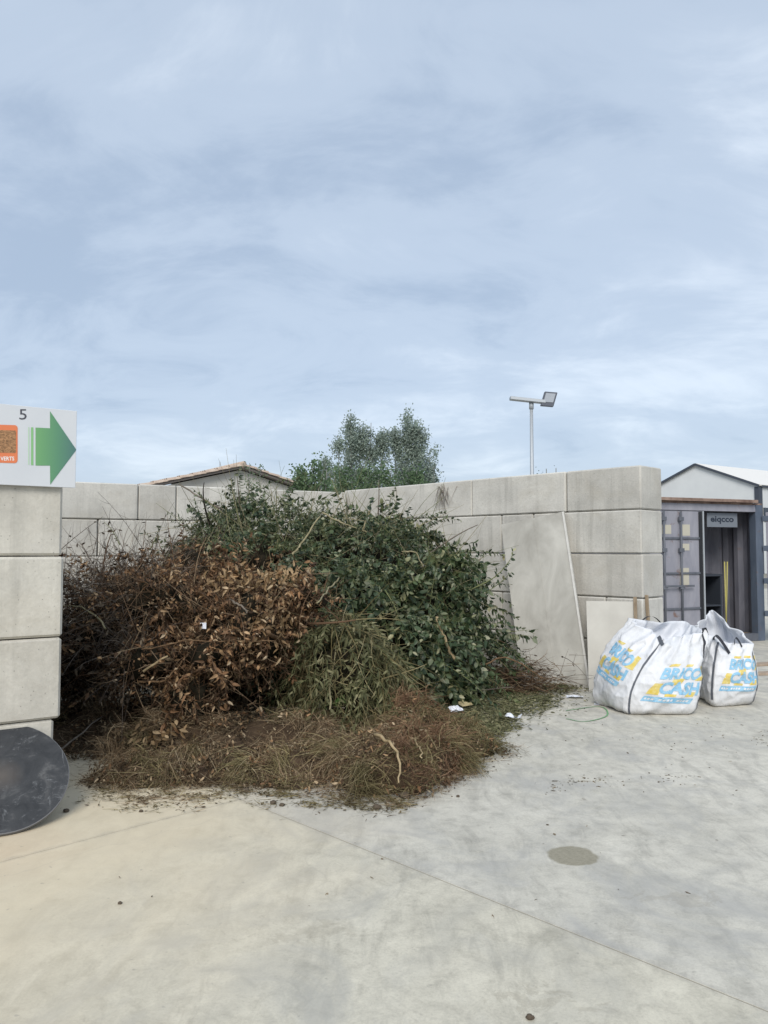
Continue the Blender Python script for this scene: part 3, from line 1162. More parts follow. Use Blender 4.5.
def corrugated(name, p, run, length, out, z0, z1, m_, pitch=0.30, depth=0.036, parent=ct, th=0.003):
    b = MB()
    prof = []
    k = 0.0
    while k < length - 0.01:
        for f, dd in ((0.0, 0), (0.26, 0), (0.5, 1), (0.76, 1)):
            x = k + f * pitch
            if x < length:
                prof.append((x, dd * depth))
        k += pitch
    prof.append((length, 0))
    V = []
    for x, dd in prof:
        for off in (0, -th):
            for z in (z0, z1):
                V.append(p + run * x + out * (dd + off) + Z * z)
    F = []
    for i in range(len(prof) - 1):
        a, c = i * 4, (i + 1) * 4
        F += [(a, c, c + 1, a + 1), (a + 2, a + 3, c + 3, c + 2)]
    b.add(V, F)
    return b.build(name, m_, parent)


cbox('corner_post', 0, 0, 0.0, 0.13, 0.13, CH, 'container_steel')
cbox('corner_post', CW - 0.17, 0, 0.0, CW, 0.15, CH, 'container_post')
cbox('corner_post', 0, CL - 0.13, 0.0, 0.13, CL, CH, 'container_steel')
cbox('corner_post', CW - 0.13, CL - 0.13, 0.0, CW, CL, CH, 'container_steel')
cbox('door_header', 0.131, 0.0, CH - 0.13, CW - 0.171, 0.12, CH - 0.002, 'container_lilac')
cbox('door_sill', 0.131, 0.0, 0.0, CW - 0.171, 0.12, 0.14, 'container_steel')
cbox('floor_deck', 0.131, 0.121, 0.06, CW - 0.171, CL - 0.13, 0.13, 'old_wood')
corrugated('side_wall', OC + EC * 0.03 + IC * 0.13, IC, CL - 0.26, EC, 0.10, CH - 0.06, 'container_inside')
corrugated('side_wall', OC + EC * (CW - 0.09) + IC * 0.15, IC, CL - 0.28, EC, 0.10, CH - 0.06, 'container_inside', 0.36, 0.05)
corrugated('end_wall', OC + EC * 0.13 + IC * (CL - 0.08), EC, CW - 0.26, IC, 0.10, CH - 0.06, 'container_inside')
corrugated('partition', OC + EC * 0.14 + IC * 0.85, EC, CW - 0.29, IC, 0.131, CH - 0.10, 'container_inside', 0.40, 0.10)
cbox('roof', 0.0, 0.0, CH, CW, CL, CH + 0.03, 'rusty_sheet')
cbox('side_rail', 0.0, 0.131, CH - 0.06, 0.06, CL - 0.131, CH - 0.002, 'container_steel')
cbox('side_rail', CW - 0.06, 0.151, CH - 0.06, CW, CL - 0.131, CH - 0.002, 'container_steel')
# closed left leaf
leaf = cbox('door', 0.135, 0.02, 0.15, 1.30, 0.06, CH - 0.135, 'container_lilac')
for z0 in (0.62, 1.24, 1.86):
    cbox('door_rib', 0.16, -0.006, z0, 1.24, 0.0195, z0 + 0.035, 'container_steel', leaf, 0.002)
cbox('gasket', 1.24, 0.004, 0.16, 1.312, 0.0195, CH - 0.15, 'gasket_black', leaf, 0.002)
cbox('door_edge', 1.313, -0.012, 0.152, 1.342, 0.05, CH - 0.137, 'galvanised', leaf, 0.002)
for u in (0.42, 0.80):
    b = MB()
    b.tube([OC + EC * u - IC * 0.03 + Z * 0.05, OC + EC * u - IC * 0.03 + Z * (CH - 0.15)], 0.02, 10)
    rod = b.build('lock_rod', 'container_steel', leaf, True)
    for zz in (0.35, 0.98, 1.63, 2.18):
        cbox('rod_bracket', u - 0.05, -0.052, zz, u + 0.05, -0.0065, zz + 0.07, 'container_steel', leaf, 0.003)
    b = MB()
    b.box(OC + EC * (u - 0.005) - IC * 0.062 + Z * 1.02, EC * (0.34 if u < 0.5 else 0.26), IC * 0.012, Z * 0.035, 0, 0.002)
    b.build('lock_handle', 'container_steel', leaf)
for u, z0, w_, h_ in ((0.42, 1.95, 0.20, 0.16), (0.82, 1.92, 0.22, 0.20), (0.86, 1.66, 0.16, 0.12), (0.80, 1.05, 0.2, 0.3)):
    cbox('sticker', u, 0.0165, z0, u + w_, 0.0195, z0 + h_, 'sticker_yellow', leaf, 0.0)
# open right leaf, swung outwards
HD = (EC * 0.50 - IC * 0.87).normalized()
HN = Vector((HD.y, -HD.x, 0))
hp = RC + EC * 0.035 - IC * 0.05
b = MB()
b.box(hp + Z * 0.15, HD * 1.12, HN * 0.045, Z * (CH - 0.285), 0, 0.004)
rleaf = b.build('door', 'container_lilac', ct)
for z0 in (0.45, 1.05, 1.65, 2.2):
    b = MB()
    b.box(hp + HD * -0.055 + HN * -0.015 + Z * z0, HD * 0.11, HN * 0.075, Z * 0.10, 0, 0.003)
    b.build('hinge', 'container_post', rleaf)
# loose rusty sheets on the roof edge
b = MB()
sh0 = OC + EC * -0.35 - IC * 0.10 + Z * (CH + 0.032)
b.box(sh0, EC * 2.9 + Z * -0.0, IC * 1.6 + Z * 0.02, Z * 0.055, 0, 0.003)
tag(b.build('rusty_sheet', 'rusty_sheet', None, False, sh0), 'rusty brown sheet lying on top of the lilac container', 'metal sheet')
# name plate hung inside, dark cabinet, yellow poles
pl = thing('name_plate', OC + EC * 1.40 + IC * 0.2 + Z * 2.1, 'grey name plate with dark letters hanging in the open container doorway', 'sign')
b = MB()
po = OC + EC * 1.52 + IC * 0.10 + Z * 2.085
b.box(po, EC * 0.72, IC * 0.012, Z * 0.26, 0, 0.002)
b.build('plate', 'plate_grey', pl)
b = MB()
V, F = text_tris('eiqcco', 0.03)
b.add([po + EC * (0.08 + 0.55 * u) - IC * 0.002 + Z * (0.06 + 0.14 * v) for u, v in V], F)
b.build('lettering', 'plate_ink', pl)
for q in (0.08, 0.62):
    b = MB()
    b.tube([po + EC * q + IC * 0.006 + Z * 0.26, po + EC * q + IC * 0.006 + Z * 0.30], 0.006, 6)
    b.build('hanger', 'container_steel', pl)
cb = thing('cabinet', OC + EC * 1.3 + IC * 0.5 + Z * 0.13, 'dark low shelf unit standing inside the open container', 'cabinet')
c0 = OC + EC * 1.40 + IC * 0.30 + Z * 0.131
b = MB(); b.box(c0, EC * 0.04, IC * 0.5, Z * 1.05, 0, 0.003); b.build('side_panel', 'cabinet_dark', cb)
b = MB(); b.box(c0 + EC * 0.60, EC * 0.04, IC * 0.5, Z * 1.05, 0, 0.003); b.build('side_panel', 'cabinet_dark', cb)
b = MB(); b.box(c0 + Z * 1.052 - EC * 0.02, EC * 0.68, IC * 0.52, Z * 0.04, 0, 0.003); b.build('top', 'cabinet_dark', cb)
b = MB(); b.box(c0 + EC * 0.041 + Z * 0.5, EC * 0.558, IC * 0.48, Z * 0.03, 0, 0.003); b.build('shelf', 'cabinet_dark', cb)
b = MB(); b.box(c0 + EC * 0.041 + IC * 0.49 + Z * 0.01, EC * 0.558, IC * 0.009, Z * 1.03, 0, 0.001); b.build('back_panel', 'container_steel', cb)
for k, (u, d, lean, lab) in enumerate(((2.12, 0.30, 0.02, 'straight yellow pole standing left of the other in the container doorway'),
                                       (2.17, 0.36, 0.10, 'leaning yellow pole right of the other in the container doorway'))):
    b = MB()
    p = OC + EC * u + IC * d + Z * 0.131
    b.tube([p, p + Z * 1.32 + EC * lean + IC * 0.03], 0.012, 8)
    tag(b.build('pole', 'tool_yellow', None, True, p), lab, 'pole', 'yellow poles in the container')
# planks lying at the right edge
for k, (x, y, l, a, lab) in enumerate(((752, 667, 1.5, 0.35, 'weathered plank lying flat on the ground behind the smaller bag'),
                                       (748, 676, 1.3, 0.15, 'brown plank lying nearest the smaller bag at the right edge'))):
    p = gnd(x, y)
    dr = Vector((math.cos(a), math.sin(a), 0))
    b = MB()
    b.box(p, dr * l, Vector((-dr.y, dr.x, 0)) * 0.14, Z * 0.035, 0, 0.004)
    tag(b.build('plank', 'plank_wood', None, False, p), lab, 'plank', 'planks by the container')

# ------------------------------------------------------------------ big bags
def seg_noise(p, s):
    return mnoise.noise(Vector(p) * s)


class Bag:
    def __init__(s, bot, top, bulge, sag, seed):
        s.b = [Vector(p) for p in bot]
        s.t = [Vector(p) for p in top]
        s.bulge, s.sag, s.seed = bulge, sag, seed
        s.cb = sum(s.b, Vector()) / 4
        s.ct = sum(s.t, Vector()) / 4

    def poly(s, q, i):
        i = i % 4.0
        k = int(i)
        f = i - k
        return q[k].lerp(q[(k + 1) % 4], f)

    def base(s, i, v):
        # rounded-corner perimeter: average over a small window
        acc = Vector()
        for d in (-0.10, -0.05, 0, 0.05, 0.10):
            p_, q_ = s.poly(s.b, i + d), s.poly(s.t, i + d)
            m_ = p_.lerp(q_, v ** 1.9)
            m_.z = p_.z + (q_.z - p_.z) * v
            acc += m_
        return acc / 5

    def P(s, i, v, inner=0.0):
        p = s.base(i, v)
        c = s.cb.lerp(s.ct, v ** 1.9)
        f = i % 1.0
        mid = 4 * f * (1 - f)
        o = (p - c)
        o.z = 0
        o.normalize()
        bl = s.bulge * (math.sin(math.pi * min(1, v * 1.02 + 0.0)) ** 0.8) * (0.55 + 0.55 * mid)
        # tuck in at the foot
        foot = -0.05 * (1 - min(1, v / 0.10)) ** 2
        wr = 0.030 * seg_noise((p.x * 1.0 + s.seed, p.y, p.z * 0.7), 4.0) - 0.034 * (abs(seg_noise((p.x + p.z * 0.6, p.y + s.seed, p.z * 0.8 - p.x * 0.5), 5.0)) ** 0.7) - 0.010 * (abs(seg_noise((p.x - p.z * 0.5, p.y + s.seed * 2, p.z + p.x * 0.4), 9.5)) ** 0.6) + 0.004 * seg_noise((p.x, p.y + s.seed, p.z), 17.0)
        fold = 0.0
        if v > 0.45:
            w = (v - 0.45) / 0.55
            fold = 0.030 * w * (1 - abs(2 * abs(seg_noise((i * 1.9 + s.seed, v * 1.1, 3.3), 2.6))) * 2.0)
            fold += 0.012 * w * math.sin(i * 23 + 6 * seg_noise((i, v, s.seed), 1.5))
        # diagonal drag creases low on the faces
        cr = 0.008 * math.sin(26 * (v - 0.35 * f) + 4 * seg_noise((i * 2, v * 3, s.seed), 1.2)) * mid * (1 - v)
        p = p + o * (bl + foot + wr + fold + cr - inner)
        sg = s.poly_s(i) * mid * max(0.0, (v - 0.4) / 0.6) ** 1.5
        p.z -= sg
        p.z += 0.012 * v * seg_noise((i * 3 + s.seed, v * 4, 9), 1.7)
        p.z = max(p.z, 0.004)
        return p

    def poly_s(s, i):
        return s.sag[int(i % 4)]

    def N(s, i, v):
        e = 0.01
        a = s.P(i + e, v) - s.P(i - e, v)
        b = s.P(i, min(1, v + e)) - s.P(i, max(0, v - e))
        n = a.cross(b).normalized()
        c = s.cb.lerp(s.ct, v)
        if n.dot(s.P(i, v) - c) < 0:
            n = -n
        return n


def make_bag(bot, top, bulge, sag, seed, label, prints, loops, straps):
    g = Bag(bot, top, bulge, sag, seed)
    root = thing('bulk_bag', (g.cb.x, g.cb.y, 0), label, 'bag', 'white bulk bags by the wall')
    nu, nv = 240, 84
    V, F = [], []
    for j in range(nv + 1):
        for i in range(nu):
            V.append(g.P(4.0 * i / nu, j / nv))
    for j in range(nv):
        for i in range(nu):
            F.append((j * nu + i, j * nu + (i + 1) % nu, (j + 1) * nu + (i + 1) % nu, (j + 1) * nu + i))
    F.append(tuple(range(nu - 1, -1, -1)))
    b = MB()
    b.add(V, F)
    b.build('shell', 'bag_white', root, True)
    # lining: rim folded in, slumped floor inside
    V, F = [], []
    ni = 22
    for j in range(ni + 1):
        t_ = j / ni
        for i in range(nu):
            ii = 4.0 * i / nu
            if t_ < 0.12:
                p = g.P(ii, 1.0, 0.0 + 0.02 * t_ / 0.12)
                p.z += 0.010 * math.sin(math.pi * t_ / 0.12)
            else:
                q = (t_ - 0.12) / 0.88
                p = g.P(ii, 1.0 - 0.34 * min(1, q * 1.6), 0.02)
                c = g.ct.copy()
                c.z = g.ct.z - 0.30
                k = max(0.0, (q - 0.35) / 0.65)
                p = p.lerp(c, k ** 1.1)
                p.z += 0.03 * seg_noise((p.x * 3, p.y * 3, seed), 3.0)
            V.append(p)
    for j in range(ni):
        for i in range(nu):
            F.append((j * nu + i, j * nu + (i + 1) % nu, (j + 1) * nu + (i + 1) % nu, (j + 1) * nu + i))
    b = MB()
    b.add(V, F)
    b.build('lining', 'bag_inside', root, True)
    # dark seam straps down the corners
    for (ci, w_, v0, v1, m_) in straps:
        V, F = [], []
        n = 40
        for j in range(n + 1):
            v = v0 + (v1 - v0) * j / n
            for sd in (-1, 1):
                ii = ci + sd * w_
                V.append(g.P(ii, v) + g.N(ii, v) * 0.006)
        for j in range(n):
            F.append((2 * j, 2 * j + 1, 2 * j + 3, 2 * j + 2))
        b = MB()
        b.add(V, F)
        b.build('seam_strap', m_, root)
    # lifting loops
    for (i0, v0, i1, v1, hx, hy, hz, m_) in loops:
        a, c = g.P(i0, v0) + g.N(i0, v0) * 0.008, g.P(i1, v1) + g.N(i1, v1) * 0.008
        mid_ = (a + c) / 2 + Vector((hx, hy, hz))
        pts = []
        for k in range(17):
            t_ = k / 16
            pts.append(a * (1 - t_) ** 2 + mid_ * 2 * t_ * (1 - t_) + c * t_ ** 2)
        V, F = [], []
        sd = (c - a).cross(mid_ - a).normalized() * 0.019
        for p in pts:
            V += [p - sd, p + sd]
        V2 = [p + (EYE - g.ct).normalized() * 0.004 for p in V]
        n = len(V)
        for k in range(16):
            F.append((2 * k, 2 * k + 1, 2 * k + 3, 2 * k + 2))
            F.append((n + 2 * k, n + 2 * k + 2, n + 2 * k + 3, n + 2 * k + 1))
        b = MB()
        b.add(V + V2, F)
        b.build('lifting_loop', m_, root)
    # printed logo: face, u0,u1 across, v0,v1 up, shear
    for (face, u0, u1, v0, v1, sh) in prints:
        def to(u, v, lift):
            uu = face + u0 + (u1 - u0) * u
            vv = v0 + (v1 - v0) * v + sh * (u - 0.5)
            return g.P(uu, vv) + g.N(uu, vv) * lift

        def grid(x0, y0, x1, y1, sk, m_, lift, nm, par, bx=0, n=12, taper=0.0):
            b = MB()
            V, F = [], []
            for j in range(5):
                for i in range(n + 1):
                    tx, ty = i / n, j / 4
                    x = x0 + (x1 - x0) * (tx * (1 - taper * ty) + taper * ty * 0.5) + sk * ty
                    V.append(to(x, y0 + (y1 - y0) * ty, lift))
            for j in range(4):
                for i in range(n):
                    F.append((j * (n + 1) + i, j * (n + 1) + i + 1, (j + 1) * (n + 1) + i + 1, (j + 1) * (n + 1) + i))
            b.add(V, F)
            return b.build(nm, m_, par)
        ban = grid(-0.06, 0.00, 0.88, 0.14, 0.06, 'print_blue', 0.004, 'printed_banner', root, n=24)
        for k in range(13):
            x = 0.0 + 0.065 * k
            if k in (3, 8):
                continue
            grid(x, 0.045, x + 0.045, 0.095, 0.02, 'bag_white', 0.0055, 'banner_mark', ban, n=3)
        for (x0, y0, x1, y1, sk, tp) in ((0.02, 0.20, 0.24, 0.50, 0.07, 0.35), (0.27, 0.93, 0.45, 0.99, 0.03, 0), (0.60, 0.92, 0.77, 0.98, 0.03, 0), (0.90, 0.58, 1.10, 0.94, 0.05, 0.45), (0.40, 0.46, 0.60, 0.62, 0.04, 0), (0.34, 0.16, 0.55, 0.22, 0.02, 0), (0.72, 0.18, 0.92, 0.30, 0.04, 0.2)):
            grid(x0, y0, x1, y1, sk, 'print_yellow', 0.0035, 'printed_patch', root, n=6, taper=tp)
        for body, x0, y0, x1, y1 in (('BRICO', 0.18, 0.60, 0.98, 0.90), ('CASH', 0.22, 0.22, 1.0, 0.54)):
            V, F = text_tris(body, 0.045)
            b = MB()
            b.add([to(x0 + (x1 - x0) * u + 0.03 * v, y0 + (y1 - y0) * v, 0.0055) for u, v in V], F)
            b.build('lettering', 'print_blue', root)


B1L, B1F, B1R = gnd(591, 703), gnd(627, 716), gnd(700, 715.5)
B1B = B1L + B1R - B1F + Vector((0.02, 0.08, 0))
T1L, T1F, T1R, T1B = at(626, 618, 8.40), at(663, 641, 7.96), at(710, 631, 8.02), at(684, 621, 8.75)
make_bag([B1L, B1F, B1R, B1B], [T1L, T1F, T1R, T1B], 0.075, [0.0, 0.0, 0.02, 0.03], 3.7,
         'larger white bulk bag with blue and yellow print, nearest the leaning boards', [(0, 0.07, 0.80, 0.36, 0.80, -0.06), (1, 0.20, 0.90, 0.17, 0.66, -0.06)],
         [(0.93, 0.99, 1.10, 0.93, -0.02, 0.12, 0.10, 'strap_grey'), (3.4, 0.98, 3.75, 0.97, 0.0, 0.0, 0.16, 'strap_black'), (1.97, 0.98, 2.12, 0.95, 0.02, 0.05, 0.12, 'strap_black')],
         [(1.0, 0.018, 0.02, 0.99, 'strap_grey'), (2.0, 0.018, 0.02, 0.99, 'strap_black'), (0.0, 0.014, 0.02, 0.45, 'strap_grey')])
B2 = [Vector((3.52, 9.0, 0)), gnd(712, 708), gnd(755, 706), Vector((4.28, 9.15, 0))]
T2 = [at(693, 627, 8.95), at(718, 641, 8.36), at(757, 644, 8.38), at(711, 609, 9.02)]
make_bag(B2, T2, 0.075, [0.01, 0.02, 0.01, 0.0], 8.1,
         'smaller white bulk bag standing half behind the larger one', [(1, 0.20, 0.98, 0.26, 0.82, 0.0)],
         [(0.88, 0.99, 1.30, 0.84, -0.10, -0.05, 0.22, 'strap_black'), (1.45, 0.98, 1.62, 0.95, 0.0, 0.10, 0.16, 'strap_grey')],
         [(1.0, 0.03, 0.12, 0.97, 'strap_grey'), (2.0, 0.02, 0.02, 0.98, 'strap_grey')])

# ------------------------------------------------------------------ heap of garden waste
# ellipsoid masses: (centre, radii)
GREEN = [((-1.45, 10.0, 1.15), (1.10, 1.1, 1.05)), ((0.0, 9.7, 1.05), (0.95, 1.1, 1.0)), ((0.55, 9.3, 0.60), (0.64, 0.8, 0.74)),
         ((-0.25, 8.6, 0.60), (0.92, 0.8, 0.86)), ((0.62, 8.8, 0.10), (0.42, 0.5, 0.32)), ((-0.75, 9.2, 1.25), (0.55, 0.6, 0.72)),
         ((-1.55, 8.7, 1.42), (0.60, 0.45, 0.48)), ((0.35, 8.9, 1.0), (0.45, 0.45, 0.45)), ((-1.95, 9.6, 1.5), (0.5, 0.5, 0.55))]
BROWN = [((-1.75, 7.5, 0.95), (0.70, 0.60, 0.48)), ((-2.6, 7.8, 0.86), (0.65, 0.75, 0.48)), ((-1.18, 7.0, 1.02), (0.38, 0.36, 0.26)), ((-1.9, 8.7, 0.8), (0.9, 0.7, 0.75)),
         ((-2.0, 6.8, 0.72), (0.42, 0.36, 0.24)), ((-1.52, 6.8, 0.76), (0.34, 0.32, 0.22)), ((-2.25, 7.4, 1.25), (0.40, 0.40, 0.30)), ((-2.05, 7.9, 1.42), (0.22, 0.3, 0.22)),
         ((-3.05, 8.0, 0.55), (0.5, 0.8, 0.5)), ((-0.75, 7.1, 1.22), (0.26, 0.24, 0.10)), ((-1.62, 6.62, 0.42), (0.18, 0.16, 0.22))]
_r = random.Random(5)
STRAW = [((-2.3, 7.2, 0.0), (1.1, 1.1, 0.12)), ((-0.75, 6.6, 0.0), (0.8, 0.6, 0.18)), ((-1.6, 6.3, 0.0), (0.6, 0.45, 0.10)), ((0.38, 6.7, 0.0), (0.36, 0.34, 0.32))]
for _k in range(30):
    _px = 95 + 375 * (_k + _r.random()) / 30
    _bt = float(np.interp(_px, [80, 100, 160, 240, 300, 350, 400, 440, 490], [774, 783, 793, 788, 792, 803, 802, 780, 748]))
    _q = gnd(_px, _bt - _r.choice((_r.uniform(0, 14), _r.uniform(0, 14), _r.uniform(15, 40))))
    _w = _r.uniform(0.14, 0.34)
    STRAW.append(((_q.x, _q.y + _w * 0.75, 0.0), (_w * _r.uniform(0.9, 1.4), _w, _r.uniform(0.10, 0.27) * (1.15 if _px > 330 else 0.85))))
WEED = [((-0.36, 7.45, 0.30), (0.42, 0.44, 0.60))]
ALL = GREEN + BROWN + STRAW + WEED


def lump_field(P, k=0.5):
    small = np.where(P[:, 2] < 0.45, 0.55, 1.0)
    return small * np.array([0.36 * mnoise.noise(Vector((float(p[0]), float(p[1]), float(p[2]))) * 1.9) + 0.22 * mnoise.noise(Vector((float(p[0]) + 7, float(p[1]), float(p[2]))) * 4.6) for p in P])


def sample(masses, n, others, inset=0.96, back=0.8, zmin=0.02):
    """Points and outward normals on the visible skin of the masses."""
    vol = np.array([(r[0] * r[1] + r[1] * r[2] + r[0] * r[2]) for _, r in masses])
    which = RNG.choice(len(masses), n * 3, p=vol / vol.sum())
    d = unit(RNG.normal(0, 1, (n * 3, 3)))
    Cn = np.array([c for c, _ in masses])[which]
    Rr = np.array([r for _, r in masses])[which]
    P = Cn + d * Rr
    Nn = unit(d / Rr)
    ok = (P[:, 2] > zmin) & (Nn[:, 1] < back)
    for k, (c, r) in enumerate(others):
        q = (((P - np.array(c)) / np.array(r)) ** 2).sum(1)
        ok &= ~(q < inset ** 2)
    idx = np.nonzero(ok)[0][:n]
    P, Nn = P[idx], Nn[idx]
    P = P + Nn * lump_field(P)[:, None]
    P[:, 2] = np.maximum(P[:, 2], zmin)
    return P, Nn


def core(masses, name, material, label, cat, scale):
    bm = MB()
    for c, r in masses:
        nu, nv = 40, 22
        V, F = [], []
        for j in range(nv + 1):
            th = math.pi * j / nv
            for i in range(nu):
                ph = 2 * math.pi * i / nu
                d = Vector((math.sin(th) * math.cos(ph), math.sin(th) * math.sin(ph), math.cos(th)))
                p0 = Vector(c) + Vector((d.x * r[0], d.y * r[1], d.z * r[2]))
                nn = Vector((d.x / r[0], d.y / r[1], d.z / r[2])).normalized()
                lf = (0.36 * mnoise.noise(p0 * 1.9) + 0.22 * mnoise.noise((p0 + Vector((7, 0, 0))) * 4.6)) * (0.55 if p0.z < 0.45 else 1.0)
                p = Vector(c) + (p0 + nn * lf - Vector(c)) * scale
                p.z = max(p.z, 0.003)
                V.append(p)
        for j in range(nv):
            for i in range(nu):
                F.append((j * nu + i, (j + 1) * nu + i, (j + 1) * nu + (i + 1) % nu, j * nu + (i + 1) % nu))
        bm.add(V, F)
    return bm


heap = core(GREEN + BROWN + WEED, None, None, None, None, 0.66)  # shrunken core behind the leaves, its dark colour stands in for shade
ho = heap.build('waste_heap_core', 'heap_shade', None, True)
tag(ho, 'matted inside of the garden waste heap, coloured near black as shade between the leaves', 'compost', None, 'stuff')
heap = core(STRAW, None, None, None, None, 0.78)
ho = heap.build('rotted_soil', 'heap_soil', None, True)
tag(ho, 'dark rotted soil under the dry straw at the foot of the heap', 'soil', None, 'stuff')


def shoots(bulk, P, Nn, n_leaf, length, leaf_len, leaf_w, mi_leaf, mi_stem, droop=0.6, out=0.6, spread=0.7, stem_w=0.008, up=0.15, fold=0.25, curl=0.25):
    """Leafy shoots rooted on the heap skin."""
    n = len(P)
    rnd = RNG.normal(0, 1, (n, 3))
    D = unit(Nn * out + rnd * spread * 0.6 + np.array([0, 0, up]))
    L_ = RNG.uniform(0.55, 1.25, n) * length
    P0_ = P - Nn * 0.12
    pts = fibres(bulk, P0_, D, L_, stem_w, mi_stem, 5, 0.45, True, droop * 0.6)
    seg = pts.shape[1] - 1
    for k in range(n_leaf):
        t = (k + RNG.uniform(0.1, 1.0, n)) / n_leaf * 0.86 + 0.14
        x = np.clip(t * seg, 0, seg - 1e-4)
        i = x.astype(int)
        f = (x - i)[:, None]
        a = pts[np.arange(n), i]
        b = pts[np.arange(n), i + 1]
        p = a * (1 - f) + b * f
        dr = unit(b - a)
        sidev = unit(np.cross(dr, RNG.normal(0, 1, (n, 3))))
        D2 = unit(dr * 0.5 + sidev * 0.9 + np.array([0, 0, -0.45]))
        nn = unit(Nn * 0.7 + RNG.normal(0, 0.6, (n, 3)) + np.array([0, 0, 0.6]))
        ll = leaf_len * RNG.uniform(0.6, 1.25, n)
        leaves(bulk, p, D2, nn, ll, ll * leaf_w * RNG.uniform(0.8, 1.15, n), mi_leaf, fold, curl)


# green cuttings
gl = Bulk()
P, Nn = sample(GREEN, 3300, GREEN + BROWN, 0.93)
gp = np.array([mnoise.noise(Vector((float(p[0]), float(p[1]), float(p[2]))) * 3.1 + Vector((1, 5, 2))) for p in P])
P, Nn = P[gp > -0.10], Nn[gp > -0.10]
sel = RNG.random(len(P))
zn = np.array([mnoise.noise(Vector((float(p[0]), float(p[1]), float(p[2]))) * 1.4 + Vector((3, 3, 3))) for p in P])
fine_zone = (P[:, 0] < -0.55) & (P[:, 2] > 1.0)
a = fine_zone & (sel < 0.75)
b_ = ~a & (zn > 0.08)
c_ = ~a & ~b_
shoots(gl, P[a], Nn[a], 22, 0.48, 0.046, 0.40, 1, 3, 0.5, 0.8, 0.9, 0.006, 0.35)
shoots(gl, P[b_], Nn[b_], 20, 0.50, 0.050, 0.66, 0, 3, 0.8, 0.6, 1.0, 0.007, 0.12)
shoots(gl, P[c_], Nn[c_], 16, 0.56, 0.085, 0.62, 0, 3, 1.0, 0.65, 0.9, 0.008, 0.12)
P, Nn = sample(GREEN[3:5], 260, GREEN[:3] + BROWN)
shoots(gl, P, Nn, 18, 0.65, 0.06, 0.55, 0, 3, 1.1, 0.7, 0.7, 0.008, 0.0)
P, Nn = sample(GREEN, 170, GREEN + BROWN, 0.93)
shoots(gl, P, Nn, 30, 0.95, 0.062, 0.55, 0, 3, 0.7, 0.9, 0.9, 0.011, 0.25)
P, Nn = sample(GREEN, 60, GREEN + BROWN, 0.93)
shoots(gl, P, Nn, 26, 0.75, 0.10, 0.42, 0, 3, 0.7, 0.8, 0.9, 0.010, 0.15)
P, Nn = sample(GREEN, 26, GREEN + BROWN)
fibres(gl, P - Nn * 0.15, Nn * 0.5 + RNG.normal(0, 0.7, P.shape), RNG.uniform(0.4, 0.9, len(P)), RNG.uniform(0.02, 0.04, len(P)), 5, 6, 0.3, True)
# loose leaves lying over the skin
P, Nn = sample(GREEN, 3500, GREEN + BROWN)
leaves(gl, P + Nn * RNG.uniform(-0.10, 0.10, (len(P), 1)), RNG.normal(0, 1, P.shape) + np.array([0, 0, -0.5]), Nn + RNG.normal(0, 0.6, P.shape), RNG.uniform(0.035, 0.08, len(P)), RNG.uniform(0.02, 0.05, len(P)), 0)
# a bright green soft clump
ctr_b = np.array(at(243, 566, 8.9))
n = 900
P = ctr_b + RNG.normal(0, 1, (n, 3)) * np.array([0.20, 0.18, 0.14])
leaves(gl, P, RNG.normal(0, 1, (n, 3)) + np.array([0, -0.6, 0.3]), RNG.normal(0, 0.5, (n, 3)) + np.array([0, -0.4, 1]), 0.05, 0.016, 2)
# dry stalks and green stems sticking through
P, Nn = sample(GREEN, 900, GREEN + BROWN)
fibres(gl, P - Nn * 0.1, Nn * 0.35 + RNG.normal(0, 0.7, P.shape) + np.array([0, 0, 0.1]), RNG.uniform(0.25, 0.8, len(P)), RNG.uniform(0.005, 0.012, len(P)), 3, 5, 0.35, True)
P, Nn = sample(GREEN[:2] + GREEN[5:], 520, GREEN + BROWN)
fibres(gl, P - Nn * 0.03, Nn * 0.3 + RNG.normal(0, 0.8, P.shape), RNG.uniform(0.3, 0.9, len(P)), RNG.uniform(0.005, 0.013, len(P)), 4, 5, 0.3, True)
go = gl.build('green_cuttings', ['leaf_green', 'leaf_fine', 'leaf_bright', 'stalk_green', 'stalk_pale', 'twig_grey'])
tag(go, 'tangled mass of leafy green cuttings heaped against the back wall', 'cuttings', None, 'stuff')

# brown dead branches with leaves
bl = Bulk()
P, Nn = sample(BROWN, 2400, BROWN, 0.92)
gp = np.array([mnoise.noise(Vector((float(p[0]), float(p[1]), float(p[2]))) * 3.3 + Vector((8, 2, 2))) for p in P])
P, Nn = P[gp > -0.08], Nn[gp > -0.08]
left = P[:, 0] < -2.05
hf = RNG.random(len(P)) < 0.5
shoots(bl, P[~left & hf], Nn[~left & hf], 13, 0.40, 0.056, 0.46, 0, 2, 0.25, 0.6, 1.4, 0.007, 0.0, 0.9, 1.2)
shoots(bl, P[~left & ~hf], Nn[~left & ~hf], 12, 0.38, 0.045, 0.42, 0, 2, 0.3, 0.5, 1.5, 0.006, 0.0, 0.7, 0.9)
P1, N1 = P[left], Nn[left]
shoots(bl, P1, N1, 7, 0.45, 0.055, 0.40, 1, 3, 0.4, 0.8, 0.9, 0.008, 0.15)
P, Nn = sample(BROWN, 7000, BROWN)
dk = (P[:, 0] < -2.1) & (RNG.random(len(P)) < 0.75)
for msk, mi in ((dk, 1), (~dk, 0)):
    q, nq = P[msk], Nn[msk]
    leaves(bl, q + nq * RNG.uniform(-0.10, 0.08, (len(q), 1)), RNG.normal(0, 1, q.shape) + np.array([0, 0, -0.3]), nq + RNG.normal(0, 0.6, q.shape), RNG.uniform(0.02, 0.065, len(q)), RNG.uniform(0.012, 0.03, len(q)), mi, 0.6, 0.7)
P, Nn = sample(BROWN, 130, BROWN, 0.92)
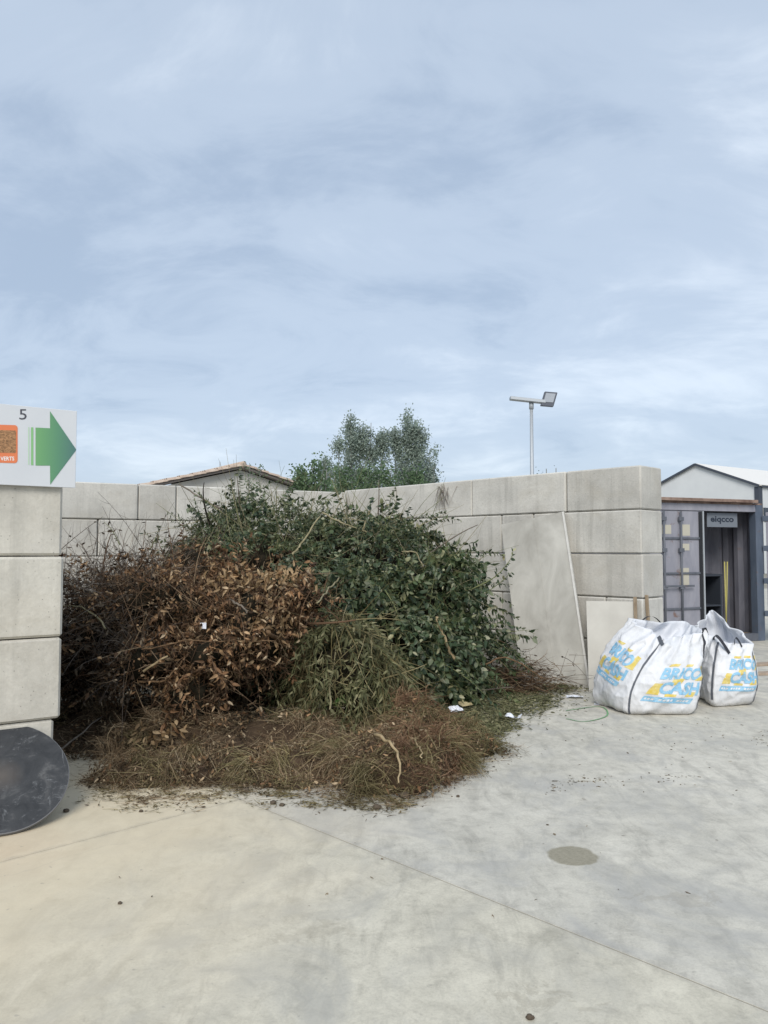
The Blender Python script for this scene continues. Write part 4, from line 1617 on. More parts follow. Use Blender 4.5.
shoots(bl, P, Nn, 22, 0.65, 0.06, 0.46, 0, 2, 0.3, 0.9, 1.0, 0.010, 0.15, 0.7, 0.9)
P, Nn = sample(BROWN, 34, BROWN)
fibres(bl, P - Nn * 0.12, Nn * 0.4 + RNG.normal(0, 0.8, P.shape), RNG.uniform(0.3, 0.7, len(P)), RNG.uniform(0.018, 0.042, len(P)), 2, 6, 0.3, True)
# hanging tan tuft under the brow
for (px, py, Y, sx, sz, n) in ((185, 690, 6.75, 0.10, 0.14, 170), (160, 735, 6.35, 0.16, 0.05, 90), (265, 625, 6.75, 0.12, 0.10, 150), (205, 660, 6.8, 0.2, 0.1, 160), (240, 580, 7.0, 0.22, 0.08, 170), (290, 575, 7.1, 0.14, 0.05, 90)):
    c_ = np.array(at(px, py, Y))
    P = c_ + RNG.normal(0, 1, (n, 3)) * np.array([sx, 0.10, sz])
    leaves(bl, P, RNG.normal(0, 0.8, (n, 3)) + np.array([0, -0.2, -0.7]), RNG.normal(0, 0.6, (n, 3)) + np.array([0, -1, 0.4]), RNG.uniform(0.05, 0.09, n), RNG.uniform(0.02, 0.034, n), 4, 0.4, 0.5)
P, Nn = sample(BROWN, 7000, BROWN)
fibres(bl, P - Nn * RNG.uniform(-0.04, 0.10, (len(P), 1)), Nn * 0.2 + RNG.normal(0, 0.8, P.shape), RNG.uniform(0.06, 0.30, len(P)), RNG.uniform(0.002, 0.006, len(P)), np.int32(2), 4, 0.8, True)
P, Nn = sample(BROWN, 9000, BROWN)
q = P - Nn * RNG.uniform(0.03, 0.20, (len(P), 1))
leaves(bl, q, RNG.normal(0, 1, q.shape), Nn + RNG.normal(0, 0.8, q.shape), RNG.uniform(0.02, 0.06, len(q)), RNG.uniform(0.012, 0.03, len(q)), 0, 0.6, 0.7)
P, Nn = sample(BROWN, 900, BROWN)
fibres(bl, P - Nn * 0.1, Nn * 0.3 + RNG.normal(0, 0.8, P.shape), RNG.uniform(0.2, 0.7, len(P)), RNG.uniform(0.005, 0.013, len(P)), 2, 5, 0.35, True)
bo = bl.build('dead_leaf_branches', ['leaf_brown', 'leaf_dark', 'twig_brown', 'twig_grey', 'leaf_tan'])
tag(bo, 'heap of dead brown leafy branches overhanging the front left of the pile', 'dead branches', None, 'stuff')

# bare grey twigs, upper left
tw = Bulk()
n = 430
cen = np.array([-2.6, 8.1, 1.15])
P = cen + RNG.normal(0, 1, (n, 3)) * np.array([0.42, 0.35, 0.22])
D = RNG.normal(0, 1, (n, 3)) * np.array([1, 0.6, 0.55]) + np.array([-0.1, -0.1, 0.35])
pts = fibres(tw, P, D, RNG.uniform(0.25, 0.75, n), RNG.uniform(0.005, 0.011, n), 0, 6, 0.7, True)
for k in (2, 3, 4, 5):
    q = pts[:, k]
    fibres(tw, q, unit(pts[:, min(k + 1, 6)] - pts[:, k - 1]) + RNG.normal(0, 0.8, q.shape), RNG.uniform(0.08, 0.24, n), 0.0045, 0, 4, 0.6, True)
m_ = RNG.random(n) < 0.6
q = pts[m_, 5]
leaves(tw, q, RNG.normal(0, 1, q.shape), RNG.normal(0, 1, q.shape), 0.045, 0.02, 1)
P, Nn = sample(BROWN[1:2], 420, [BROWN[0]])
fibres(tw, P - Nn * 0.05, Nn * 0.6 + RNG.normal(0, 0.7, P.shape), RNG.uniform(0.2, 0.6, len(P)), RNG.uniform(0.004, 0.009, len(P)), 0, 5, 0.8, True)
to_ = tw.build('bare_twigs', ['twig_grey', 'leaf_dark'])
tag(to_, 'tangle of bare grey twigs at the upper left of the heap', 'twigs', None, 'stuff')

# dry straw and roots, front
st = Bulk()
P, Nn = sample(STRAW, 30000, STRAW, 0.85)
lumps = np.array([mnoise.noise(Vector((float(p[0]) * 3, float(p[1]) * 3, 0))) for p in P])
lumps2 = np.array([mnoise.noise(Vector((float(p[0]) * 8, float(p[1]) * 8, 5))) for p in P])
P = P + Nn * (0.06 * lumps[:, None] + 0.05 * lumps2[:, None] + RNG.uniform(-0.05, 0.03, (len(P), 1)))
P[:, 2] = np.maximum(P[:, 2], 0.006)
flow = np.array([tuple(mnoise.noise_vector(Vector((float(p[0]) * 3.2, float(p[1]) * 3.2, float(p[2]) * 3.2)))) for p in P])
tang = RNG.normal(0, 0.55, P.shape) + flow * 2.2
tang -= Nn * (tang * Nn).sum(1, keepdims=True)
zone = np.array([mnoise.noise(Vector((float(p[0]) * 1.6 + 5, float(p[1]) * 1.6, 2))) for p in P])
mi_arr = np.where(zone > 0.22, 1, np.where(P[:, 0] > 0.12, 2, 0))
mi_arr = np.where((P[:, 0] > 0.55) & (P[:, 2] < 0.28), 1, mi_arr)
for mi in (0, 1, 2):
    k = mi_arr == mi
    if k.sum():
        fibres(st, P[k], unit(tang[k]) + Nn[k] * 0.25, 0.03 + 0.15 * RNG.random(k.sum()) ** 2, RNG.uniform(0.0018, 0.0048, k.sum()), mi, 4, 1.0)
# mop-like tufts of dry grass and roots
TP, TN = sample(STRAW[1:], 150, STRAW, 0.9)
for k_ in range(len(TP)):
    n = 130
    ax_ = unit(TN[k_] * 0.5 + RNG.normal(0, 0.8, 3) * np.array([1, 1, 0.3]) + np.array([0, -0.5, 0.1]))
    sz_ = RNG.uniform(0.10, 0.26)
    P2 = TP[k_] + TN[k_] * 0.01 + RNG.normal(0, 1, (n, 3)) * sz_ * 0.22
    P2[:, 2] = np.maximum(P2[:, 2], 0.008)
    mi = 2 if (TP[k_][0] > 0.1 and TP[k_][2] > 0.12 and k_ % 3) else (1 if (k_ % 3 == 0 or TP[k_][0] > 0.5) else 0)
    pt_ = fibres(st, P2, ax_ + RNG.normal(0, 0.42, (n, 3)), RNG.uniform(0.6, 1.3, n) * sz_, RNG.uniform(0.0022, 0.0050, n), mi, 5, 0.7, False, 0.45)
# scraps dragged out from the front edge, thinning over the concrete
for k_ in range(80):
    fx = RNG.uniform(85, 520)
    fb = float(np.interp(fx, [80, 100, 160, 240, 300, 350, 400, 440, 490, 530], [776, 786, 796, 790, 794, 804, 802, 780, 752, 735]))
    g_ = gnd(fx, fb + abs(RNG.normal(0, 8)) - 3)
    n = int(RNG.integers(10, 55))
    P2 = np.array([g_.x, g_.y, 0.004]) + RNG.normal(0, 1, (n, 3)) * np.array([0.055, 0.045, 0.0])
    P2[:, 2] = RNG.uniform(0.003, 0.014, n)
    D2 = RNG.normal(0, 1, (n, 3)) * np.array([1, 0.7, 0.06])
    D2[:, 2] = np.abs(D2[:, 2])
    fibres(st, P2, D2, RNG.uniform(0.02, 0.10, n), RNG.uniform(0.0018, 0.0042, n), int(RNG.integers(0, 2)), 3, 0.25)
    m = n // 3
    leaves(st, P2[:m], D2[:m], np.array([0, 0, 1.0]) + RNG.normal(0, 0.3, (m, 3)), RNG.uniform(0.012, 0.04, m), RNG.uniform(0.006, 0.016, m), 5, 0.3, 0.3)
# stray straws around the foot
n = 9000
ang = RNG.uniform(0, 2 * np.pi, n)
ci = RNG.integers(0, len(STRAW), n)
cc = np.array([c for c, _ in STRAW])[ci]
rr = np.array([r for _, r in STRAW])[ci]
k = 1 + np.abs(RNG.normal(0, 0.22, n))
P = np.stack([cc[:, 0] + np.cos(ang) * rr[:, 0] * k, cc[:, 1] + np.sin(ang) * rr[:, 1] * k, RNG.uniform(0.003, 0.03, n)], 1)
D = RNG.normal(0, 1, (n, 3)) * np.array([1, 1, 0.12])
D[:, 2] = np.abs(D[:, 2])
fibres(st, P, D, RNG.uniform(0.03, 0.12, n), RNG.uniform(0.0015, 0.0035, n), 0, 3, 0.35)
# leaf scraps on the straw
n = 3400
k = 1 + np.abs(RNG.normal(0, 0.09, n))
ang = RNG.uniform(0, 2 * np.pi, n)
ci = RNG.integers(0, len(STRAW), n)
cc = np.array([c for c, _ in STRAW])[ci]
rr = np.array([r for _, r in STRAW])[ci]
P = np.stack([cc[:, 0] + np.cos(ang) * rr[:, 0] * k, cc[:, 1] + np.sin(ang) * rr[:, 1] * k, RNG.uniform(0.003, 0.012, n)], 1)
leaves(st, P, RNG.normal(0, 1, P.shape) * np.array([1, 1, 0.2]), RNG.normal(0, 0.5, P.shape) + np.array([0, 0, 1]), RNG.uniform(0.008, 0.035, n), RNG.uniform(0.006, 0.018, n), 4, 0.4, 0.4)
P, Nn = sample(STRAW, 3600, STRAW, 0.9)
leaves(st, P + Nn * 0.02, RNG.normal(0, 1, P.shape), Nn + RNG.normal(0, 0.5, P.shape), RNG.uniform(0.02, 0.055, len(P)), RNG.uniform(0.010, 0.024, len(P)), 3, 0.4, 0.4)
P, Nn = sample(STRAW, 9000, STRAW, 0.85)
leaves(st, P + Nn * RNG.uniform(-0.03, 0.03, (len(P), 1)), RNG.normal(0, 1, P.shape), Nn + RNG.normal(0, 0.8, P.shape), RNG.uniform(0.010, 0.045, len(P)), RNG.uniform(0.006, 0.02, len(P)), 5, 0.5, 0.6)
so = st.build('dry_straw', ['straw_brown', 'straw_olive', 'straw_red', 'leaf_brown', 'leaf_dark', 'mulch_chip'])
tag(so, 'matted dry brown straw and roots spread at the foot of the heap', 'straw', None, 'stuff')

# olive wilting weeds in the middle
we = Bulk()
P, Nn = sample(WEED, 420, BROWN[:2], 0.96, 0.5)
shoots(we, P, Nn, 13, 0.50, 0.075, 0.30, 0, 1, 1.3, 0.7, 0.6, 0.007, 0.1)
P, Nn = sample(WEED, 900, BROWN[:2], 0.96, 0.5)
fibres(we, P + Nn * 0.03, RNG.normal(0, 0.45, P.shape) + Nn * 0.35 + np.array([0.1, 0, -0.7]), RNG.uniform(0.2, 0.6, len(P)), RNG.uniform(0.004, 0.009, len(P)), 2, 5, 0.4)
wo = we.build('wilted_weeds', ['weed_olive', 'stalk_green', 'straw_olive'])
tag(wo, 'wilted olive weeds hanging down between the brown and the green heap', 'weeds', None, 'stuff')

# brush of reddish twigs by the foot of the leaning board
br = Bulk()
n = 620
c_ = np.array(gnd(512, 691))
P = np.array([c_[0], c_[1], 0.04]) + RNG.normal(0, 1, (n, 3)) * np.array([0.22, 0.16, 0.16])
P[:, 2] = np.abs(P[:, 2]) + 0.01
fibres(br, P, RNG.normal(0, 1, (n, 3)) * np.array([1, 0.5, 0.25]) + np.array([0.5, -0.1, -0.15]), RNG.uniform(0.12, 0.38, n), RNG.uniform(0.004, 0.011, n), 0, 5, 0.9, True)
q = P[::2] + RNG.normal(0, 0.05, P[::2].shape)
q[:, 2] = np.abs(q[:, 2]) + 0.01
fibres(br, q, RNG.normal(0, 1, q.shape) * np.array([1, 0.5, 0.3]), RNG.uniform(0.1, 0.4, len(q)), RNG.uniform(0.003, 0.008, len(q)), 1, 5, 0.9, True)
leaves(br, q, RNG.normal(0, 1, q.shape), RNG.normal(0, 1, q.shape) + np.array([0, 0, 1]), 0.05, 0.025, 2)
br_o = br.build('twig_brush', ['twig_brown', 'twig_grey', 'leaf_dark'])
tag(br_o, 'low brush of reddish twigs at the foot of the leaning grey board', 'twigs', None, 'stuff')

# leaf litter on the floor at the right foot of the heap and specks over the yard
li = Bulk()
n = 80000
px = RNG.uniform(415, 600, n)
py = RNG.uniform(655, 775, n)
edge = np.interp(px, [415, 470, 500, 525, 545, 572, 600], [790, 762, 744, 724, 712, 702, 690])
wob = np.array([mnoise.noise(Vector((a_ * 0.045, b_ * 0.09, 0))) * 13 + mnoise.noise(Vector((a_ * 0.15, b_ * 0.3, 4))) * 6 for a_, b_ in zip(px, py)])
depth_in = edge + wob - py
dens = np.clip(depth_in / 16, 0, 1) ** 1.2 * 0.9 + 0.012 * (depth_in > -14)
keep = (RNG.random(n) < dens) & (px < 592)
px, py = px[keep], py[keep]
G = np.array([gnd(a_, b_) for a_, b_ in zip(px, py)])
G[:, 2] = RNG.uniform(0.004, 0.03, len(G)) * (RNG.random(len(G)) < 0.7) + 0.004
D = RNG.normal(0, 1, G.shape) * np.array([1, 1, 0.15])
half = RNG.random(len(G)) < 0.62
leaves(li, G[half], D[half], np.array([0, 0, 1.0]) + RNG.normal(0, 0.35, (half.sum(), 3)), RNG.uniform(0.015, 0.06, half.sum()), RNG.uniform(0.008, 0.026, half.sum()), 1, 0.3, 0.3)
fibres(li, G[~half], D[~half], RNG.uniform(0.03, 0.14, (~half).sum()), RNG.uniform(0.002, 0.005, (~half).sum()), 1, 3, 0.5)
# thin scatter elsewhere
spots = []
for (cx, cy, sx, sy, k) in ((586, 781, 24, 2.5, 60), (672, 778, 12, 3, 22), (720, 735, 45, 18, 45), (764, 740, 8, 5, 26), (556, 789, 7, 3, 16), (480, 770, 10, 2, 20), (640, 745, 60, 22, 40), (330, 806, 60, 5, 22), (120, 803, 40, 7, 30), (300, 840, 120, 40, 12), (600, 820, 120, 40, 22)):
    for _ in range(k):
        spots.append((RNG.normal(cx, sx), RNG.normal(cy, sy)))
G = np.array([gnd(a_, max(b_, 660)) for a_, b_ in spots])
G[:, 2] = 0.004
n = len(G)
leaves(li, G, RNG.normal(0, 1, (n, 3)) * np.array([1, 1, 0.1]), np.array([0, 0, 1.0]) + RNG.normal(0, 0.3, (n, 3)), 0.008 + 0.05 * RNG.random(n) ** 2.5, 0.004 + 0.014 * RNG.random(n) ** 2, 0, 0.3, 0.4)
lo_ = li.build('leaf_litter', ['litter_bits', 'litter_green'])
tag(lo_, 'scattered leaf litter and crumbs on the concrete beside the heap', 'litter', None, 'stuff')


# ------------------------------------------------------------------ single sticks, stalks and boughs one can pick out
def smooth_path(pts, n=14):
    pts = [Vector(p) for p in pts]
    if len(pts) == 2:
        return [pts[0].lerp(pts[1], k / 4) for k in range(5)]
    P = [pts[0] * 2 - pts[1]] + pts + [pts[-1] * 2 - pts[-2]]
    out = []
    per = max(2, n // (len(pts) - 1))
    for i in range(1, len(P) - 2):
        for k in range(per):
            t_ = k / per
            a_, b_, c_, d_ = P[i - 1], P[i], P[i + 1], P[i + 2]
            out.append(0.5 * ((2 * b_) + (c_ - a_) * t_ + (2 * a_ - 5 * b_ + 4 * c_ - d_) * t_ ** 2 + (3 * b_ - a_ - 3 * c_ + d_) * t_ ** 3))
    out.append(pts[-1])
    return out


STICKS = [
    ('stick', 'straight pale cut stick poking out of the green cuttings', [(436, 617, 7.72), (445, 640, 7.55), (455, 660, 7.42)], 0.020, 0.023, 'pale_stick'),
    ('stick', 'thin grey stick slanting from behind the round lid into the heap', [(60, 750, 5.75), (102, 716, 6.45)], 0.011, 0.008, 'bark_grey'),
    ('stick', 'upright slim pale stalk standing in the middle of the heap', [(330, 708, 6.55), (331, 680, 6.62), (338, 640, 6.75), (347, 606, 6.85)], 0.012, 0.006, 'stalk_pale'),
    ('stick', 'thick brown cut branch end under the brown leaves', [(296, 660, 6.75), (286, 648, 6.85), (268, 632, 7.05)], 0.030, 0.027, 'bark_brown'),
    ('stick', 'long thin stick lying level across the foot of the heap', [(230, 707, 6.3), (290, 708, 6.35), (345, 707, 6.4)], 0.009, 0.008, 'bark_grey'),
    ('stick', 'short pale stick lying right of the weeds', [(400, 694, 7.0), (425, 690, 7.0)], 0.014, 0.012, 'stalk_pale'),
    ('root', 'curved pale root with a blunt end on the straw', [(375, 735, 5.88), (386, 738, 5.76), (396, 752, 5.62), (400, 768, 5.50), (398, 783, 5.36)], 0.017, 0.007, 'pale_stick'),
    ('root', 'small hooked pale root beside the stone on the straw', [(410, 737, 6.15), (419, 746, 6.0), (422, 758, 5.88)], 0.008, 0.006, 'pale_stick'),
    ('stick', 'grey bent branch on the upper face of the brown leaves', [(228, 600, 6.72), (238, 604, 6.66), (247, 613, 6.62)], 0.014, 0.010, 'bark_grey'),
    ('stick', 'long bare twig crossing the brown leaf heap', [(142, 650, 6.70), (185, 641, 6.62), (232, 641, 6.62), (275, 640, 6.62)], 0.007, 0.006, 'bark_brown'),
    ('stick', 'forked brown branch low on the left of the brown leaves', [(140, 682, 6.72), (165, 680, 6.66), (182, 662, 6.70)], 0.013, 0.010, 'bark_brown'),
    ('stick', 'straight tan twig slanting up at the left of the brown leaves', [(143, 671, 6.70), (168, 656, 6.70)], 0.014, 0.011, 'pale_stick'),
    ('stick', 'pale arching stem beside the bare twigs at far left', [(62, 605, 7.0), (80, 607, 7.0), (98, 617, 7.0), (106, 629, 7.0)], 0.008, 0.012, 'stalk_pale'),
    ('stick', 'drooping thin twig under the brown brow of the heap', [(258, 668, 6.62), (266, 677, 6.58), (272, 688, 6.55)], 0.006, 0.005, 'stalk_pale'),
    ('stalk', 'thick pale stalk rising to the left on top of the green cuttings', [(292, 556, 8.55), (305, 538, 8.7), (320, 516, 8.9)], 0.018, 0.012, 'stalk_pale'),
    ('stalk', 'long pale stalk lying over the crest of the green cuttings', [(322, 513, 8.75), (345, 524, 8.6), (372, 534, 8.5)], 0.014, 0.010, 'stalk_pale'),
    ('stalk', 'short pale stalk pointing up near the middle of the green cuttings', [(362, 532, 8.5), (368, 516, 8.65), (371, 508, 8.75)], 0.015, 0.011, 'stalk_pale'),
    ('stalk', 'bundle stalk slanting down over the front of the green cuttings', [(340, 578, 7.75), (328, 590, 7.68), (318, 603, 7.6)], 0.012, 0.010, 'stalk_pale'),
    ('stalk', 'bent pale stalk on the right half of the green cuttings', [(402, 552, 8.2), (416, 553, 8.15), (424, 568, 8.05)], 0.011, 0.008, 'stalk_pale'),
    ('stick', 'dark thin branch slanting against the back wall', [(178, 484, 9.6), (205, 500, 9.5), (224, 511, 9.4)], 0.013, 0.018, 'bark_grey'),
    ('stick', 'white grey branch in the twig brush near the leaning board', [(492, 690, 7.9), (500, 680, 7.95), (504, 668, 8.0)], 0.014, 0.009, 'stalk_pale'),
    ('stick', 'grey arching branch over the twig brush by the leaning board', [(486, 664, 8.1), (505, 658, 8.1), (528, 668, 8.1), (545, 680, 8.2)], 0.012, 0.008, 'bark_brown'),
]
def heap_depth(px, py):
    d = ray(px, py)
    best = gnd(px, py).y if d.z < -0.02 else 1e9
    hit_ = False
    for c, r in ALL:
        rr_ = Vector((r[0] * 1.06, r[1] * 1.06, r[2] * 1.06))
        o_ = EYE - Vector(c)
        A = sum((d[k] / rr_[k]) ** 2 for k in range(3))
        B = 2 * sum(o_[k] * d[k] / rr_[k] ** 2 for k in range(3))
        Cq = sum((o_[k] / rr_[k]) ** 2 for k in range(3)) - 1
        D_ = B * B - 4 * A * Cq
        if D_ > 0:
            y = (-B - math.sqrt(D_)) / (2 * A) * d.y
            if y < best:
                best, hit_ = y, True
    return best, hit_


def on_heap(path, lift=0.13):
    ys = []
    for (x, y, Y) in path:
        h_, ok = heap_depth(x, y)
        ys.append(h_ if (ok or h_ < 9.3) else None)
    known = [y for y in ys if y is not None]
    if not known:
        return [at(*p) for p in path]
    ys = [y if y is not None else known[-1] for y in ys]
    n = len(ys)
    lin = [ys[0] + (ys[-1] - ys[0]) * k / (n - 1) for k in range(n)]
    sh = max(0.0, max(l - y for l, y in zip(lin, ys)))
    lf = lift if isinstance(lift, tuple) else (lift, lift)
    return [at(p[0], p[1], l - min(sh, 0.25) - (lf[0] + (lf[1] - lf[0]) * k / (n - 1))) for k, (p, l) in enumerate(zip(path, lin))]


for nm, lab, path, r0, r1, m_ in STICKS:
    r0, r1 = r0 * 0.72, r1 * 0.72
    pts = smooth_path(on_heap(path, (0.18, 0.46) if 'straight pale cut' in lab else (0.24 if nm == 'stalk' else 0.15)))
    for p in pts:
        p.z = max(p.z, max(r0, r1) + 0.004)
    pts = [p + Vector(tuple(RNG.normal(0, 0.006, 3))) for p in pts]
    b = MB()
    n = len(pts)
    b.tube(pts, [r0 + (r1 - r0) * k / (n - 1) for k in range(n)], 8)
    tag(b.build(nm, m_, None, True, pts[0]), lab, 'stick' if nm == 'stick' else nm)

BOUGHS = [
    ('leafy sprig reaching right across the leaning grey board', [(470, 590, 8.25), (495, 577, 8.2), (510, 560, 8.15), (513, 551, 8.1)], 22, 0.05, 'leaf_green'),
    ('second leafy sprig just below, touching the leaning grey board', [(475, 600, 8.2), (497, 585, 8.1), (512, 572, 8.05)], 20, 0.05, 'leaf_green'),
    ('tall thin leafy shoot rising above the crest at the left of the green heap', [(240, 525, 9.0), (234, 500, 9.1), (231, 478, 9.1)], 44, 0.05, 'leaf_fine'),
    ('wispy leafy shoot against the back wall, left of the tall one', [(225, 515, 9.2), (205, 500, 9.2), (192, 488, 9.2)], 16, 0.05, 'leaf_fine'),
    ('upright leafy shoot on the crest under the round trees', [(345, 525, 8.8), (340, 505, 8.9), (336, 492, 8.9)], 24, 0.07, 'leaf_green'),
    ('leafy shoot on the crest right of the middle', [(385, 530, 8.8), (393, 510, 8.8), (398, 496, 8.8)], 20, 0.07, 'leaf_green'),
    ('pale green leafy spray hanging down over the dark hollow', [(385, 590, 7.6), (396, 610, 7.45), (402, 638, 7.38)], 34, 0.06, 'weed_olive'),
    ('fresh green drooping spray in the dark gap beside the brown leaves', [(300, 612, 7.0), (304, 632, 6.9), (303, 668, 6.85)], 36, 0.06, 'leaf_bright'),
    ('lance leaved olive spray at the top of the weeds', [(318, 625, 6.95), (340, 615, 6.85), (362, 626, 6.8)], 40, 0.085, 'weed_olive'),
    ('small tuft of fresh green blades at the right foot of the weeds', [(398, 708, 6.55), (402, 696, 6.55), (408, 685, 6.55)], 26, 0.07, 'leaf_bright'),
    ('fresh pale green leaves at the foot of the upright stalk', [(318, 707, 6.4), (332, 704, 6.4), (346, 700, 6.4)], 30, 0.05, 'leaf_bright'),
    ('wilted leafy twig climbing the back wall at far left', [(120, 545, 8.6), (112, 530, 8.6), (104, 522, 8.6)], 14, 0.05, 'leaf_dark'),
    ('dark twig with a few leaves beside the block joint at far left', [(150, 550, 8.6), (157, 535, 8.6), (160, 526, 8.6)], 18, 0.055, 'leaf_fine'),
]
for lab, path, nl, ll, m_ in BOUGHS:
    pts = smooth_path(on_heap(path, 0.14), 10)
    root = thing('leafy_branch', pts[0], lab, 'branch', 'leafy branches on the heap')
    b = MB()
    n = len(pts)
    b.tube(pts, [0.007 - 0.005 * k / (n - 1) for k in range(n)], 6)
    b.build('stem', 'stalk_green', root, True)
    lb = Bulk()
    idx = RNG.uniform(0.15, 1.0, nl) * (n - 1.001)
    i = idx.astype(int)
    f = (idx - i)[:, None]
    A_ = np.array([tuple(p) for p in pts])
    p = A_[i] * (1 - f) + A_[i + 1] * f
    dr = unit(A_[i + 1] - A_[i])
    sd = unit(np.cross(dr, RNG.normal(0, 1, (nl, 3))))
    w_ = 0.26 if m_ in ('weed_olive', 'leaf_bright') else 0.55
    L_ = ll * RNG.uniform(0.7, 1.3, nl)
    leaves(lb, p, dr * 0.6 + sd + np.array([0, 0, -0.3]), RNG.normal(0, 0.6, (nl, 3)) + np.array([0, -0.5, 0.8]), L_, L_ * w_, 0)
    lb.build('foliage', [m_], root)


vb = Bulk()
n = 46
wn = Vector((P0.x, P0.y, 0)) + NI * 0.012
P = np.array([tuple(hit(443 + RNG.normal(0, 4), 484 + abs(RNG.normal(0, 7)), wn, W3)) for _ in range(n)])
fibres(vb, P, np.array(tuple(U3)) * RNG.normal(0, 0.5, (n, 1)) + np.array([0, 0, -1.0]) + np.array(tuple(NI)) * 0.05, RNG.uniform(0.12, 0.40, n), RNG.uniform(0.004, 0.009, n), 0, 5, 0.12)
vo_ = vb.build('dry_vine', ['twig_grey'])
tag(vo_, 'dry grey vine clinging to the top course of the right wall above the heap', 'vine')


# ------------------------------------------------------------------ small loose things on the floor
def lump(name, p, r, label, cat, material, flat=0.7, seed=0.0, group=None):
    bm = bmesh.new()
    bmesh.ops.create_icosphere(bm, subdivisions=3, radius=1.0)
    for v in bm.verts:
        d = v.co.normalized()
        k = 1 + 0.35 * mnoise.noise(d * 1.6 + Vector((seed, 0, 0))) + 0.16 * mnoise.noise(d * 5 + Vector((0, seed, 0)))
        v.co = Vector((d.x * r * k * 1.15, d.y * r * k, max(-0.55, d.z) * r * k * flat))
    zmin = min(v.co.z for v in bm.verts)
    for v in bm.verts:
        v.co.z -= zmin
    me = bpy.data.meshes.new(name)
    bm.to_mesh(me)
    bm.free()
    ob = finish(me, name, material, None, True, (p.x, p.y, p.z + 0.001))
    return tag(ob, label, cat, group)


for k, (x, y, r, lab) in enumerate((
        (405, 798, 0.042, 'largest dark earth clod at the front edge of the straw'),
        (377, 809, 0.030, 'dark earth clod lying just in front of the straw'),
        (273, 804, 0.022, 'dark crumb on the concrete by the slab joint'),
        (282, 806, 0.018, 'small crumb right beside the crumb at the slab joint'),
        (246, 792, 0.026, 'dark clod touching the straw near the slab joint'),
        (530, 1019, 0.015, 'small dark pebble at the bottom edge of the picture'),
        (426, 798, 0.016, 'small crumb right of the largest clod'),
        (458, 797, 0.013, 'lone small crumb on the concrete right of the straw'),
        (120, 904, 0.011, 'tiny dark pebble on the dusty concrete at left'),
        (141, 812, 0.014, 'small crumb on dusty concrete between lid and straw'),
        (66, 812, 0.020, 'small clod right beside the black lid'))):
    lump('clod', gnd(x, y), r * 0.8, lab, 'clod', 'clod', 0.75, k * 1.7, 'clods on the concrete')
lump('stone', at(437, 752, 6.10), 0.085, 'tan rounded stone half buried in the olive straw', 'stone', 'stone_tan', 0.8, 4.4)


def scrap(name, px, py, w_, h_, ang, label, material, z=0.01, amp=0.02):
    p = gnd(px, py)
    n = 7
    V, F = [], []
    for j in range(n):
        for i in range(n):
            x, y = (i / (n - 1) - 0.5) * w_, (j / (n - 1) - 0.5) * h_
            zz = z + amp * (0.5 + mnoise.noise(Vector((x * 14 + px, y * 14, 0))) + 0.4 * mnoise.noise(Vector((x * 40, y * 40 + py, 3))))
            x += 0.012 * mnoise.noise(Vector((x * 20, y * 20, px)))
            V.append((x * math.cos(ang) - y * math.sin(ang), x * math.sin(ang) + y * math.cos(ang), max(zz, 0.005)))
    m2 = n * n
    V += [(a_, b_, c_ - 0.0015) for a_, b_, c_ in V]
    for j in range(n - 1):
        for i in range(n - 1):
            q = (j * n + i, j * n + i + 1, (j + 1) * n + i + 1, (j + 1) * n + i)
            F.append(q)
            F.append(tuple(m2 + k for k in q[::-1]))
    b = MB()
    b.add(V, F)
    ob = b.build(name, material, None, False)
    ob.location = (p.x, p.y, 0)
    return tag(ob, label, 'litter')


scrap('paper_scrap', 456, 716, 0.13, 0.10, 0.6, 'crumpled bluish white paper next to the yellowish scrap', 'paper_white', 0.04, 0.05)
scrap('foam_scrap', 465, 710, 0.15, 0.09, 0.1, 'yellowish foam scrap lying in the leaf litter', 'sponge_yellow', 0.05, 0.03)
scrap('paper_scrap', 513, 719, 0.17, 0.10, -0.3, 'white paper scrap at the edge of the leaf litter', 'paper_white', 0.012, 0.04)
scrap('paper_scrap', 575, 698, 0.18, 0.10, -0.2, 'white paper lying at the foot of the leaning grey board', 'paper_white', 0.008, 0.02)
scrap('paper_scrap', 600, 705, 0.12, 0.05, -0.2, 'narrow white paper strip tucked against the larger bag', 'paper_white', 0.006, 0.01)
pc = at(199.5, 629, heap_depth(202, 627)[0] - 0.16)
b = MB()
b.box(pc, Vector((0.055, 0.01, 0.0)), Vector((-0.004, 0.02, 0.05)), Vector((0, -0.002, 0.001)))
tag(b.build('paper_scrap', 'paper_white', None, False, pc), 'small white paper square caught in the brown leaves', 'litter')
# green strap lying as a loose rectangle
q = [gnd(x, y) for x, y in ((566, 711), (600, 707), (607, 716), (585, 722), (566, 719))]
b = MB()
pth = smooth_path([Vector((p.x, p.y, 0.006)) for p in q], 20)
for i in range(len(pth) - 1):
    a_, c_ = pth[i], pth[i + 1]
    e_ = (c_ - a_).normalized()
    nn = Vector((-e_.y, e_.x, 0)) * 0.008
    b.add([a_ - nn, c_ - nn, c_ + nn, a_ + nn], [(0, 1, 2, 3)])
tag(b.build('green_strap', 'plastic_green', None, False, pth[0]), 'thin green plastic strap lying on the concrete left of the larger bag', 'strap')


